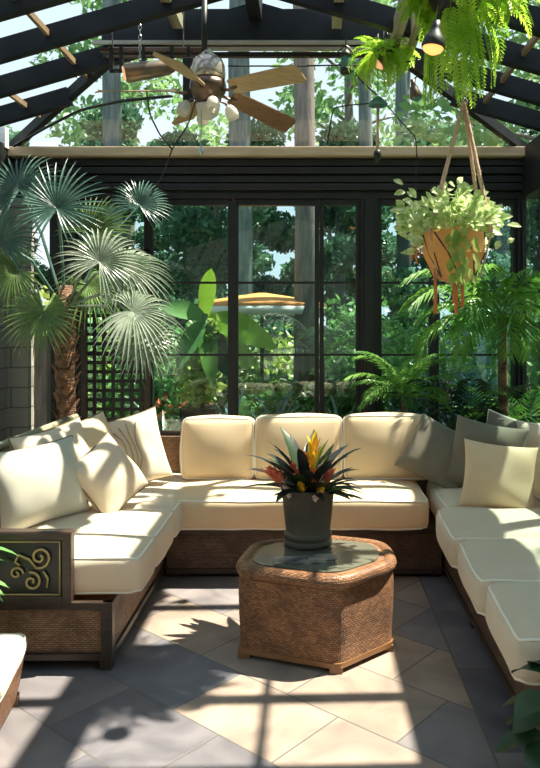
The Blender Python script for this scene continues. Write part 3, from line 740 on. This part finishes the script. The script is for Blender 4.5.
def leafshape(mb, base, dirv, nrm, L, W_, n=5, curl=.15):
    dirv = V(dirv).normalized(); nrm = V(nrm); nrm = (nrm - dirv * nrm.dot(dirv)).normalized(); s = dirv.cross(nrm); vs = []; fs = []
    for i in range(n + 1):
        t = i / n; ww = W_ * math.sin(PI * (t * .92 + .06)) ** .8 * (0 if i == n else 1)
        p = V(base) + dirv * L * t - V((0, 0, 1)) * curl * L * t * t
        vs += [p - s * ww / 2 + nrm * ww * .12, p, p + s * ww / 2 + nrm * ww * .12]
    for i in range(n):
        a = i * 3; fs += [(a, a + 1, a + 4, a + 3), (a + 1, a + 2, a + 5, a + 4)]
    mb.add(vs, fs)
# foreground plants: broad leaves entering bottom right and left
random.seed(21)
fg = thing('broadleaf_plant', 'dark broad-leaved plant at the near end of the right sofa', 'potted plant', (.77, 2.08, 0))
MB().lathe([(.09, 0), (.095, .01), (.12, .20), (.125, .21), (.11, .21), (.10, .17)], n=24).build('pot', M['blackpot'], fg, True)
for i in range(26):
    a = i * 2.4; h = random.uniform(.26, .44); tip = V((math.cos(a) * .10, math.sin(a) * .11, h)); mb = MB()
    mb.tube([(0, 0, .16), (tip.x * .5, tip.y * .5, h * .75), tip], .004, 5)
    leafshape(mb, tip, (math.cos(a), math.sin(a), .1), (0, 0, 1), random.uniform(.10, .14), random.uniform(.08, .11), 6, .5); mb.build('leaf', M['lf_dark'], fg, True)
fg2 = thing('broadleaf_plant', 'dark broad-leaved plant beside the black end panel at the left edge', 'potted plant', (-1.47, 2.93, 0))
MB().lathe([(.06, 0), (.065, .01), (.085, .20), (.09, .21), (.08, .21), (.07, .17)], n=24).build('pot', M['blackpot'], fg2, True)
for i in range(20):
    a = i * 2.4; h = random.uniform(.35, .58); tip = V((math.cos(a) * .08, math.sin(a) * .05, h)); mb = MB()
    mb.tube([(0, 0, .16), (tip.x * .5, tip.y * .5, h * .75), tip], .004, 5)
    leafshape(mb, tip, (math.cos(a), math.sin(a) * .5, .1), (0, 0, 1), random.uniform(.14, .2), .05, 6, .4); mb.build('leaf', M['lf_mid'], fg2, True)

# tan hanging pot in a jute hanger
HX, HY = X(455, 3.5), 3.5
hp = thing('hanging_planter', 'tan folded hanging pot of pale variegated foliage in a jute hanger', 'hanging plant', (HX, HY, 1.69))
n = 7; mb = MB(); vs = []; fs = []
prof = [(.055, 0), (.10, .015), (.155, .13), (.15, .225)]
for r_, z in prof:
    for j in range(n): 
        w = 2 * PI * j / n + .25; vs.append((math.cos(w) * r_, math.sin(w) * r_, z + (.02 if z > .2 and j % 2 else 0)))
for i in range(3):
    for j in range(n): fs.append((i * n + j, i * n + (j + 1) % n, (i + 1) * n + (j + 1) % n, (i + 1) * n + j))
fs.append(tuple(range(n))[::-1]); fs.append(tuple(3 * n + j for j in range(n)))
MB().add(vs, fs).build('pot', M['terra'], hp)
lc = MB()
for j in range(n):
    w = 2 * PI * j / n + .25; w2 = w + 2 * PI / n
    a = V((math.cos(w) * .157, math.sin(w) * .157, .13)); b = V((math.cos(w2) * .157, math.sin(w2) * .157, .13)); top = V((math.cos(w) * .153, math.sin(w) * .153, .225)); bot = V((math.cos(w2) * .1, math.sin(w2) * .1, .013))
    lc.tube([top, (b + a) / 2 * .97, bot], .0035, 5); lc.tube([a, V((math.cos(w) * .102, math.sin(w) * .102, .013))], .003, 5)
lc.build('net', M['cable'], hp)
st = MB(); apex = V((X(464, 3.5) - HX, 0, 2.56 - 1.69))
for j, (x, y) in enumerate(((-.135, -.07), (.16, -.07), (-.12, .08), (.15, .08))):
    b = V((x, y, .23)); pts = [apex.lerp(b, t) + V((0, 0, 0)) for t in [i / 24 for i in range(25)]]
    st_ = MB(); st_.tube(pts, .010, 6); st_.tube([p + V((.006 * math.cos(i * 1.9), .006 * math.sin(i * 1.9), 0)) for i, p in enumerate(pts)], .006, 5)
    st_.tube([b, V((x * .7, y * .7, .02)), V((0, 0, -.02))], .005, 5); st_.build('strap', M['jute'], hp)
MB().tube([apex - V((0, 0, .01)), apex + V((0, 0, .5))], .004, 6).tube([apex + V((.018 * math.cos(a), 0, .018 * math.sin(a))) for a in [i * PI / 6 for i in range(12)]], .004, 6, closed=True).build('hook', M['chrome'], hp)
tz = MB()
for x, L in ((-.10, .16), (-.01, .11), (.03, .13), (.0, .16)): tz.tube([(x, -.03, .015 if abs(x) < .05 else .06), (x, -.03, -L)], .009, 8)
tz.build('tassel', M['copper'], hp, True)
random.seed(31); fol = MB()
for i in range(520):
    a = random.uniform(0, 2 * PI); rr_ = .17 * math.sqrt(random.random()); z = .235 + random.uniform(0, .25) * (1 - (rr_ / .2) ** 2)
    if i % 5 == 0: a = random.uniform(-.3, PI + .3); rr_ = random.uniform(.16, .25); z = random.uniform(.12, .36)
    if i % 14 == 0: a = random.gauss(PI, .2); rr_ = random.uniform(.17, .25)
    p = V((math.cos(a) * rr_ * 1.05, math.sin(a) * rr_ * .8, z))
    leafshape(fol, p, (math.cos(a) + random.uniform(-.6, .6), math.sin(a) + random.uniform(-.6, .6), random.uniform(-.2, 1.6)), (random.uniform(-.5, .5), -1, .6), random.uniform(.045, .075), random.uniform(.03, .045), 3, .2)
fo = fol.build('foliage', M['lf_var'], hp); fo['kind'] = 'stuff'
vb = MB(); random.seed(33)
for i in range(48):
    p = V((random.gauss(0, .03), -.16 + random.gauss(0, .008), random.uniform(.02, .25)))
    leafshape(vb, p, (random.uniform(-.5, .5), -.3, -1), (0, -1, .3), .05, .028, 3, .1)
v_ = vb.build('trailing_leaves', M['lf_yel'], hp); v_['kind'] = 'stuff'

# bright fern high up under the roof
random.seed(41)
FX, FY, FZ = X(456, 3.4), 3.4, 3.06
hf = thing('hanging_fern', 'bright green fern hanging high under the roof above the tan pot', 'hanging plant', (FX, FY, FZ))
MB().lathe([(.03, -.14), (.09, -.12), (.13, -.04), (.14, 0), (.13, 0), (.12, -.03)], n=20).build('basket', M['blackpot'], hf, True)
ch = MB()
for a in (0, 2.1, 4.2): ch.tube([(math.cos(a) * .13, math.sin(a) * .13, 0), (0, 0, .18)], .003, 4)
ch.build('hanger', M['chrome'], hf)
for i in range(74):
    az = i * 2.399; el = random.uniform(-.4, .9); L = random.uniform(.22, .42) * (1.0 if math.cos(az) > -.3 else .6)
    mb = MB(); pinnate(mb, (math.cos(az) * .07, math.sin(az) * .07, -.02), az, el, L, 20, .06, .018, random.uniform(1.2, 2.8), 70, .2, .002, 10)
    mb.build('frond', M['lf_fern'], hf)
for i in range(22):
    az = random.uniform(0, 6.28); mb = MB()
    r0 = random.uniform(.03, .12)
    pinnate(mb, (math.cos(az) * r0, math.sin(az) * r0 - .03, -.08), az, -1.25, random.uniform(.3, .50), 22, .055, .018, .4, 75, .2, .002, 10); mb.build('frond', M['lf_fern'], hf)

hf2 = thing('hanging_fern', 'smaller green fern hanging behind the pale green roof timbers', 'hanging plant', (X(384, 4.3), 4.3, 3.12))
MB().lathe([(.02, -.07), (.05, -.06), (.07, 0), (.06, 0), (.05, -.03)], n=16).build('basket', M['blackpot'], hf2, True)
MB().tube([(0, 0, -.02), (0, 0, .18)], .003, 4).build('hanger', M['chrome'], hf2)
for i in range(34):
    az = i * 2.399; mb = MB(); pinnate(mb, (math.cos(az) * .03, math.sin(az) * .03, -.02), az, random.uniform(-.9, .7), random.uniform(.16, .30) if math.cos(az) < .5 else .2, 16, .05, .016, random.uniform(1.2, 2.6), 70, .2, .002, 9)
    mb.build('frond', M['lf_fern'], hf2)

# ------------------------------------------------------------------ ceiling fan
FC = P(208, 92, 4.1)
fanr = thing('ceiling_fan', 'bronze ceiling fan with wooden blades and frosted glass shades', 'ceiling fan', tuple(FC))
MB().tube([(-.02, 0, .17), (-.02, 0, zs(FC.x) - FC.z - .02)], .017, 12).build('downrod', M['frame'], fanr, True)
MB().lathe([(.03, .06), (.085, .065), (.098, .08), (.10, .11), (.095, .15), (.08, .185), (.05, .205), (.03, .225), (.022, .24)], n=32).build('motor_housing', M['fanpale'], fanr, True)
MB().lathe([(.03, -.075), (.05, -.07), (.07, -.045), (.085, -.02), (.10, 0), (.105, .03), (.10, .06), (.06, .07)], n=32).build('hub', M['fanmetal'], fanr, True)
for i in range(5):
    a = R(42 - 72 * i); d = V((math.cos(a), math.sin(a), 0)); s = V((-d.y, d.x, 0)); dip = -.09 if i == 0 else (.0 if i == 1 else -.02)
    br_ = MB().tube([d * .09 + V((0, 0, .0)), d * .15 + V((0, 0, -.012)), d * .20 + V((0, 0, 0))], .009, 6)
    blb = []; n = 14; pit = .022
    for k in range(n + 1):
        t = k / n; x = .16 + .46 * t; w = (.052 + .022 * t) * (1 if t < .93 else (1 - (t - .93) / .07 * .35)) * (.75 if k == 0 else 1)
        for sg in (-1, 1):
            z = dip * t + pit * sg * (-1)
            for th in (0, .007): blb.append(d * x + s * sg * w + V((0, 0, z + th)))
    fs = []
    for k in range(n):
        q = k * 4; fs += [(q, q + 4, q + 6, q + 2), (q + 1, q + 3, q + 7, q + 5), (q, q + 1, q + 5, q + 4), (q + 2, q + 6, q + 7, q + 3)]
    fs += [(0, 2, 3, 1), (n * 4, n * 4 + 1, n * 4 + 3, n * 4 + 2)]
    bl = MB().add(blb, fs).build('blade', M['bladed'] if i == 0 else M['blade'], fanr); br_.build('blade_iron', M['fanmetal'], bl, True)
for i in range(4):
    a = R(20 + 90 * i); d = V((math.cos(a), math.sin(a), 0))
    arm = MB().tube([d * .03 + V((0, 0, -.06)), d * .07 + V((0, 0, -.045)), d * .10 + V((0, 0, -.055)), d * .115 + V((0, 0, -.075))], .007, 6).build('lamp_arm', M['fanmetal'], fanr, True)
    MB().lathe([(.014, 0), (.026, .012), (.036, .035), (.038, .06), (.030, .085), (.026, .083), (.02, .02)], c=d * .118 + V((0, 0, -.065)), n=20, ax=(d.x * .45, d.y * .45, -1)).build('glass_shade', M['frost'], arm, True)
MB().lathe([(.012, -.155), (.03, -.15), (.055, -.13), (.066, -.10), (.068, -.075), (.03, -.07)], n=28).build('glass_bowl', M['frost'], fanr, True)
MB().tube([(-.03, -.05, -.06), (-.032, -.05, -.33)], .0022, 5).lathe([(.004, 0), (.014, -.02), (.016, -.035), (.006, -.055)][::-1], c=(-.032, -.05, -.32), n=12).build('pull_chain', M['chrome'], fanr)

# track spot light with a chain, on a rail left of the fan
tk = thing('spotlight', 'long bronze spotlight with a warm lit mouth hung by a chain left of the fan', 'light', tuple(P(135, 72, 4.2)))
a0 = V((0, 0, 0)); dirs = V((.9, .25, .22)).normalized()
MB().lathe([(.045, 0), (.055, .01), (.052, .12), (.045, .25), (.03, .29), (.015, .30)], n=20, c=-dirs * .06, ax=dirs).build('lamp_body', mat('aged_teal_bronze', (.10, .15, .14), .3, metal=.5, col2=(.30, .18, .11), nscale=6), tk, True)
MB().lathe([(.04, 0), (.042, .012), (.01, .016)], n=20, c=-dirs * .068, ax=dirs).build('lamp_glass', M['warm'], tk, True)
cm = MB(); top = zs(P(140, 0, 4.2).x) - P(135, 72, 4.2).z
for k in range(int(top / .03)):
    z = .05 + k * .03
    cm.tube([(.03 + (.008 * math.cos(t) if k % 2 else 0), (0 if k % 2 else .008 * math.cos(t)), z + .019 * math.sin(t)) for t in [i * PI / 4 for i in range(8)]], .0028, 4, closed=True)
cm.build('chain', M['chrome'], tk)
rl = thing('track_rail', 'dark lighting track with clamps beside the fan motor', 'lighting track', tuple(P(150, 52, 4.3)))
MB().box((-.30, -.012, .0), (.32, .012, .022), .003).box((-.26, -.012, -.035), (.30, .012, -.02), .003).build('rail', M['fanmetal'], rl)
mm_ = MB()
for x in (-.05, .12): MB().box((x, -.016, -.05), (x + .022, .016, .03), .003).build('clamp', M['frame'], rl)
mm_.box((-.24, -.016, -.12), (-.218, .016, .03), .003).box((-.18, -.016, -.12), (-.158, .016, .03), .003).box((-.24, -.014, -.12), (-.16, .014, -.105)).build('clamp', M['frame'], rl)
MB().box((.20, -.03, -.30), (.26, .03, -.04), .006).box((.22, -.016, -.05), (.242, .016, .03), .003).build('ballast_box', M['frame'], rl)
MB().tube([(-.22, 0, .01), (-.23, 0, 3.45 - P(150, 52, 4.3).z - .2)], .004, 5).tube([(.2, 0, .01), (.2, 0, .3)], .004, 5).build('hanger', M['chrome'], rl)

# pendant lamps and hanging cables
def cable(label, pts, r=.005, group='black lamp cables under the roof'):
    P2 = []; 
    for i in range(len(pts) - 1):
        for k in range(5): P2.append(V(pts[i]).lerp(V(pts[i + 1]), k / 5))
    P2.append(V(pts[-1])); Q = [P2[0]] + [(P2[i - 1] + P2[i] * 2 + P2[i + 1]) / 4 for i in range(1, len(P2) - 1)] + [P2[-1]]
    return tag(MB().tube(Q, r, 6).build('cable', M['cable'], None, True), label, 'cable', group)
cable('black cable looping down from the spotlight to the knot left of the pull chain', [P(146, 88, 4.2), P(150, 115, 4.2), P(160, 135, 4.3), P(172, 149, 4.4)])
cable('black cable dropping from the fan and hanging below the ledge', [P(196, 100, 4.15), P(188, 125, 4.3), P(172, 149, 4.4), P(163, 175, 4.5), P(150, 196, 4.6)])
cable('thin black cable strung level behind the fan blades to the small lantern', [P(228, 66, 4.4), P(300, 66, 4.4), P(346, 65, 4.4), P(380, 66, 4.4), P(420, 60, 4.3)])
cable('brown edged cable sweeping left from the fan towards the roof corner', [P(172, 96, 4.4), P(120, 101, 4.6), P(80, 110, 4.9), P(45, 128, 5.2), P(14, 146, 5.5)], .010)
cable('black cable slanting from the small lantern to the pendant lamp', [P(352, 70, 4.4), P(365, 85, 4.4), P(377, 95, 4.4)])
cable('bent black cable to the right of the pendant lamp', [P(385, 103, 4.4), P(400, 120, 4.5), P(416, 138, 4.6), P(417, 158, 4.6)], .004)
cable('bent black cable to the left of the pendant lamp', [P(375, 103, 4.4), P(350, 105, 4.4), P(333, 108, 4.4), P(327, 145, 4.5)], .004)
pc = P(378, 104, 4.4)
pd = thing('pendant_lamp', 'pendant lamp with a teal cone shade and long stem right of the fan', 'light', tuple(pc))
MB().lathe([(.012, .045), (.02, .04), (.05, .012), (.06, 0), (.055, -.012), (.045, -.012), (.02, .02)][::-1], n=24).build('shade', M['tealg'], pd, True)
MB().tube([(0, 0, 0), (-.003, 0, -.30)], .009, 8).build('stem', M['jute'], pd, True)
MB().tube([(0, 0, .04), (0, 0, 3.25 - pc.z)], .003, 6).build('cord', M['cable'], pd, True)
MB().lathe([(.012, .03), (.022, .02), (.024, 0), (.02, -.03), (.006, -.05)][::-1], c=(-.003, 0, -.31), n=16).build('bulb_holder', M['frame'], pd, True)
lt = thing('lantern', 'small dark lantern hanging under the pale rail', 'light', tuple(P(346, 62, 4.4)))
MB().lathe([(.03, -.07), (.036, -.06), (.036, -.04), (.03, -.035)], n=16).build('base', M['frame'], lt, True)
MB().lathe([(.034, .03), (.036, .045), (.02, .065), (.006, .08)], n=16).build('cap', M['frame'], lt, True)
MB().lathe([(.028, -.04), (.031, -.02), (.031, .02), (.028, .032)], n=16).build('globe', M['tealg'], lt, True)
MB().tube([(-.06, 0, .05), (-.02, 0, .09), (0, 0, .10), (.02, 0, .09), (.05, 0, .05)], .004, 5).tube([(0, 0, .07), (0, 0, .15)], .004, 5).build('hook', M['frame'], lt)
def spot(label, p, m, ax, s=1.0):
    o = thing('lamp', label, 'light', tuple(p), 0, 'small lamps near the hanging fern')
    MB().lathe([(.055 * s, 0), (.058 * s, .01), (.05 * s, .04), (.03 * s, .065), (.022 * s, .085), (.02 * s, .11)], n=24, ax=ax).build('shade', M['frame'] if m == 'amber' else M['fanmetal'], o, True)
    MB().lathe([(.02 * s, -.028 * s), (.044 * s, -.014 * s), (.052 * s, .002), (.03 * s, .012)], n=24, ax=ax).build('lamp_glass', M[m], o, True)
    MB().tube([V(ax).normalized() * .1 * s, V(ax).normalized() * .13 * s + V((.01, 0, .04)), V((.06 * s, 0, .25 * s)), V((.10 * s, 0, .7 * (zs(p[0]) - p[2]))), V((.10 * s, 0, zs(p[0]) - p[2] - .03))], .005, 6).build('lamp_arm', M['cable'], o, True)
    return o
spot('black lamp with a glowing amber glass beside the hanging fern', P(433, 48, 2.95), 'amber', (.15, 0, 1), .85)
spot('small copper lamp pointing down left of the green timbers', P(379, 64, 4.3), 'warm', (.8, 0, .7), .75)
spot('small dark lamp hanging below the hip rafter left of the hanger', P(416, 98, 4.2), 'tealg', (-.2, 0, 1), .6)

# small wind chime left of the hanging pot
wc = thing('wind_chime', 'small copper wind chime hanging left of the tan pot', 'wind chime', tuple(P(416, 232, 3.7)))
MB().lathe([(.03, 0), (.034, .006), (.008, .014)], n=16).build('disc', M['copper'], wc, True)
MB().tube([(0, 0, .01), (0, 0, .40)], .0015, 4).build('cord', M['cable'], wc)
for i in range(4):
    a = i * PI / 2; MB().tube([(math.cos(a) * .022, math.sin(a) * .022, 0), (math.cos(a) * .022, math.sin(a) * .022, -.12 - .015 * i)], .005, 6).build('tube', M['copper'], wc, True)

# ------------------------------------------------------------------ lattice screen, left
ls = thing('lattice_screen', 'dark timber lattice screen behind the fan palm', 'lattice', (0, 5.55, 0))
x0, x1, z0, z1 = X(82, 5.55), X(150, 5.55), 0.0, 2.05
MB().box((x0, -.02, z0), (x0 + .04, .02, z1), .003).box((x1 - .04, -.02, z0), (x1, .02, z1), .003).box((x0, -.02, z1 - .04), (x1, .02, z1), .003).box((x0, -.02, .02), (x1, .02, .75), .003).build('frame', M['woodd'], ls)
sl = MB(); k = x0 + .085
while k < x1 - .05: sl.box((k, -.012, .75), (k + .026, 0, z1 - .04)); k += .072
z = .80
while z < z1 - .05: sl.box((x0 + .04, 0, z), (x1 - .04, .012, z + .026)); z += .072
sl.build('slats', M['frame'], ls)
tag(MB().box((X(36, 5.5), 5.46, 0), (X(49, 5.5), 5.54, 1.38), .01).build('post', M['bark'], None), 'weathered grey timber post left of the palm trunk', 'post')

# ------------------------------------------------------------------ garden outside
rng = np.random.default_rng(7)
def cloud(name, clumps, n, size, m, parent=None, asp=.55):
    """foliage: n rhombic leaves scattered in ellipsoid clumps (cx,cy,cz,rx,ry,rz)"""
    cl = np.array(clumps, float); w = (cl[:, 3] * cl[:, 4] * cl[:, 5]) ** .7; idx = rng.choice(len(cl), n, p=w / w.sum())
    d = rng.normal(size=(n, 3)); d /= np.linalg.norm(d, axis=1)[:, None]; r = rng.random(n) ** .42
    c = cl[idx, :3] + d * r[:, None] * cl[idx, 3:6]
    a = rng.normal(size=(n, 3)); a /= np.linalg.norm(a, axis=1)[:, None]; b = rng.normal(size=(n, 3)); b -= a * (a * b).sum(1)[:, None]; b /= np.linalg.norm(b, axis=1)[:, None]
    s = size * (.6 + .8 * rng.random(n))[:, None]
    vs = np.stack([c - a * s / 2, c + b * s * asp / 2, c + a * s / 2, c - b * s * asp / 2], 1).reshape(-1, 3)
    me = bpy.data.meshes.new(name); me.vertices.add(4 * n); me.vertices.foreach_set('co', vs.ravel().astype('f'))
    me.loops.add(4 * n); me.loops.foreach_set('vertex_index', np.arange(4 * n, dtype='i'))
    me.polygons.add(n); me.polygons.foreach_set('loop_start', np.arange(0, 4 * n, 4, dtype='i')); me.update(calc_edges=True)
    o = finish(me, name, m, parent); return o
def make_tree(m, bark, h=7, tr=.14, n=5200, size=.20, seed=0, low=2.6, spread=1.7):
    random.seed(seed)
    t = empty('tree')
    pts = [(0, 0, -.05), (.05, 0, h * .3), (-.04, .05, h * .6), (.05, 0, h * .85)]
    tk_ = MB().tube(pts, [tr * 1.15, tr, tr * .8, tr * .4], 12)
    cls = []
    for i in range(15):
        a = i * 2.4; z = low + (h - low) * (i + .5) / 15; r_ = spread * random.uniform(.45, 1) * (1 - .45 * (i / 15))
        c = V((math.cos(a) * r_, math.sin(a) * r_, z)); cls.append((c.x, c.y, c.z, .75, .75, .5))
        tk_.tube([(0, 0, z - .5), (c.x * .5, c.y * .5, z - .15), tuple(c)], [tr * .3, tr * .2, tr * .06], 6)
    tk_.build('trunk', M[bark], t, True)
    cr = cloud('crown', cls, n, size, M[m], t); cr['kind'] = 'stuff'
    return t
protos = [make_tree('lf_tree', 'bark2', 7.2, .16, 11000, .20, 1, 1.8, 2.2), make_tree('lf_tree2', 'bark', 8, .13, 3600, .17, 2, 3.4, 1.8), make_tree('lf_tree', 'bark', 7, .12, 11000, .19, 3, 1.4, 2.2)]
used = set()
def place_tree(k, x, y, s, rz, label, group=None):
    if k not in used: t = protos[k]; used.add(k)
    else: t = copy_tree(protos[k])
    t.location = (x, y, -.05); t.scale = (s, s, s); t.rotation_euler = (0, 0, rz); tag(t, label, 'tree', group); return t
far = [(0, -7.8, 12.5, .72), (2, -5.4, 11.2, .68), (0, -3.4, 12.8, .70), (2, -1.5, 11.4, .64), (0, .5, 13, .70), (2, 2.4, 11.4, .66), (0, 4.5, 12.6, .72), (2, 6.6, 11.6, .72), (1, -5.6, 8.6, .8), (1, 5.0, 8.8, .8), (0, -6.8, 15.2, .66), (2, -4.2, 15, .62), (0, -1.9, 15.4, .64), (2, .4, 15.6, .62), (0, 2.6, 15.2, .66), (2, 4.9, 15.4, .64), (0, -10, 16, 1.2), (1, -4.4, 17.5, 1.3), (1, .9, 18, 1.25), (1, 6.0, 17.5, 1.3), (0, 11, 14, 1.2)]
for i, (k, x, y, s) in enumerate(far):
    place_tree(k, x, y, s, i * 1.3, 'tall loose light green tree seen above the ledge through the sloping roof end' if k == 1 else 'dense dark green tree in the wood behind the garden', 'tall trees beyond the roof end' if k == 1 else 'trees behind the garden')
side = [(1, -6.0, 4.8, .85, 'light green tree seen through the left roof slope near the ledge'), (2, -6.2, 1.0, .95, 'dense green tree seen through the top left of the roof'), (1, 6.3, 5.6, .95, 'light green tree seen through the right roof slope beside the hanging fern'), (1, 4.7, 3.0, .92, 'light green tree out of view, added to shade the right sofa'), (1, 3.3, 7.6, 1.0, 'light green tree seen through the roof end behind the jute hanger')]  # one tree beyond the right wall is unseen, added to dapple the sofa
for k, x, y, s, l in side: place_tree(k, x, y, s, x, l)
# big bare trunks close behind the glass
def trunk(px, d, w, label, h=9, m='bark'):
    x = X(px, d); t = thing('tree', label, 'tree', (x, d, -.05))
    MB().tube([(0, 0, 0), (.02, 0, h * .3), (-.02, .02, h * .6), (.03, 0, h)], [w * .55, w * .5, w * .46, w * .36], 14).build('trunk', M[m], t, True)
    cr = cloud('crown', [(.6 * math.cos(a), .6 * math.sin(a), h - .3 + .3 * (a % 2), 1.2, 1.2, .7) for a in (0, 1.5, 3, 4.5)], 1600, .22, M['lf_tree2'], t); cr['kind'] = 'stuff'
trunk(304, 7.6, .23, 'grey-brown tree trunk standing just outside the middle window', 9)
trunk(366, 11, .22, 'slim blue-grey trunk seen through the roof end between the lantern and the pendant lamp', 9, 'bark2')
trunk(404, 13, .30, 'blue-grey trunk seen through the roof end right of the pendant lamp', 9, 'bark2')
trunk(112, 9.8, .26, 'blue-grey trunk seen through the roof end left of the fan', 9, 'bark2')
trunk(240, 10.5, .34, 'blue-grey trunk seen through the roof end between the fan motor and its blades', 9, 'bark2')

def shrub(label, x, y, r_, h, m, n=1500, size=.09, group=None, flowers=None):
    t = thing('shrub', label, 'shrub', (x, y, -.04), 0, group)
    cls = []
    for i in range(7):
        a = i * 2.4; cls.append((math.cos(a) * r_ * .5, math.sin(a) * r_ * .5, h * (.35 + .4 * ((i * 37) % 7) / 7), r_ * .6, r_ * .6, h * .35))
    st_ = MB()
    for c in cls: st_.tube([(0, 0, 0), (c[0] * .5, c[1] * .5, c[2] * .6), c[:3]], [.02, .012, .004], 5)
    st_.build('stems', M['bark'], t)
    f_ = cloud('foliage', cls, n, size, M[m], t); f_['kind'] = 'stuff'
    if flowers: g_ = cloud('flowers', cls, n // 6, size * .9, M[flowers], t, 1); g_['kind'] = 'stuff'
sh = [(150, 7.6, .55, 1.5, 'lf_mid', None, 'green shrub outside the glass behind the lattice'), (182, 7.3, .40, 1.15, 'lf_mid', 'fl_re', 'flowering shrub behind the black outdoor planter'),
 (215, 8.6, .7, 1.9, 'lf_tree2', 'lf_pale', 'pale flowered tall shrub outside the second window'), (262, 7.3, .45, .95, 'lf_mid', 'lf_pale', 'low flowering shrub under the orange canopy'),
 (285, 9.4, .8, 1.5, 'lf_yel', 'lf_pale', 'sunlit yellow-green shrub far behind the grey-brown trunk'), (335, 7.4, .45, 1.2, 'lf_mid', 'lf_pale', 'pale flowered shrub right of the grey-brown trunk'),
 (350, 9.0, .8, 1.9, 'lf_mid', None, 'tall green shrub outside the narrow window'), (400, 7.6, .6, 1.6, 'lf_mid', None, 'green shrub outside behind the small feather palm'),
 (450, 7.4, .65, 1.35, 'lf_blue', None, 'bluish shrub outside the right window'), (480, 8.4, .9, 2.1, 'lf_palm', None, 'tall green shrub outside the right window'), (520, 7.3, .6, 1.7, 'lf_mid', None, 'green shrub at the right end of the garden'),
 (100, 8.6, .9, 2.2, 'lf_tree2', None, 'tall light green shrub left of the windows'), (40, 8.0, .9, 2.0, 'lf_yel', None, 'yellow-green shrub at the left end of the garden')]
for px, d, r_, h, m_, fl, l in sh: shrub(l, X(px, d), d, r_, h, m_, 1700, .10, None, fl)

# banana plant in a black planter outside
bx, by = X(200, 6.6), 6.6
bn = thing('banana_plant', 'banana plant with huge bright leaves in a square black planter outside', 'potted plant', (bx, by, -.04))
MB().box((-.16, -.16, .3), (.16, .16, .75), .01).box((-.2, -.2, 0), (.2, .2, .3), .01).build('planter', M['blackpot'], bn)
random.seed(51)
stm = MB().tube([(0, 0, .7), (.02, 0, 1.1), (.05, 0, 1.6)], [.05, .045, .03], 10); stm.build('stem', M['lf_fan'], bn, True)
for dv, L, W_, m_ in (((.10, -.1, 1), .62, .17, 'lf_bright'), ((.9, -.3, -.12), .72, .26, 'lf_bright'), ((.45, -.4, -.8), .5, .20, 'lf_dark'), ((-.5, -.3, .3), .5, .18, 'lf_mid'), ((.6, -.1, -.5), .55, .18, 'lf_yel'), ((.2, -.5, -.9), .55, .18, 'lf_palm'), ((-.4, -.3, -.6), .45, .2, 'lf_mid'), ((.9, .2, -.6), .6, .15, 'lf_yel')):
    mb = MB(); leafshape(mb, (.05, 0, 1.55), dv, (-.2, -1, .5), L, W_, 9, .25); mb.build('leaf', M[m_], bn, True)
fo_ = cloud('foliage', [(.0, -.05, 1.0, .22, .15, .28), (.15, 0, 1.35, .15, .12, .25)], 420, .10, M['lf_yel'], bn); fo_['kind'] = 'stuff'
# spiky plants low outside the windows
for i, (px, d, m_, l) in enumerate(((232, 6.7, 'lf_blue', 'blue-green strappy plant right of the black outdoor planter'), (165, 6.5, 'lf_silver', 'silver strappy plant left of the black outdoor planter'), (275, 6.6, 'lf_blue', 'blue-green strappy plant left of the grey-brown trunk'), (340, 6.6, 'lf_silver', 'silver strappy plant outside the narrow window'), (452, 6.5, 'lf_blue', 'blue strappy plant outside the right window'))):
    t = thing('strappy_plant', l, 'plant', (X(px, d), d, -.04), 0, 'strappy plants outside the glass'); random.seed(60 + i)
    mb = MB()
    mb.tube([(0, 0, 0), (0, 0, .4)], .04, 8); mb.build('stem', M['palmtrunk'], t)
    for k in range(44):
        b2 = MB(); blade_leaf(b2, (0, 0, .35), k * 2.4, random.uniform(.2, 1.4), random.uniform(.4, .75), .028, random.uniform(.5, 1.6), 7); b2.build('leaf', M[m_], t)
# young feather palms outside
for px, d, h, l in ((322, 6.9, 1.15, 'silvery feather palm outside the narrow window'), (370, 7.0, 1.2, 'feather palm outside behind the wide post'), (447, 6.8, 1.0, 'feather palm outside the right window')):
    feather_palm(l, (X(px, d), d, -.04), h, [(az, el, 1, 1.7) for az, el in ((-95, 60), (-170, 50), (-10, 50), (-135, 35), (-50, 35), (175, 75), (20, 75), (90, 60), (-150, 68), (-30, 70))], 'lf_palm' if px != 322 else 'lf_silver', seed=int(px), L=.8, ll=.2, w=.016, nl=24)
# orange topped canopy in the garden
cp = thing('garden_parasol', 'low orange garden parasol with a pale edge outside the middle window', 'parasol', (X(262, 8.0), 8.0, -.04))
MB().lathe([(.70, 1.68), (.71, 1.72), (.5, 1.77), (.05, 1.84)], n=28).build('canopy', M['tuscan'], cp, True)
MB().lathe([(.69, 1.60), (.71, 1.685)], n=28).build('valance', M['white'], cp, True)
MB().tube([(0, 0, .05), (0, 0, 1.75)], .022, 10).build('pole', M['woodd'], cp, True)
MB().lathe([(.2, 0), (.2, .06), (.05, .09)], n=20).build('base', M['greyslab'], cp, True)
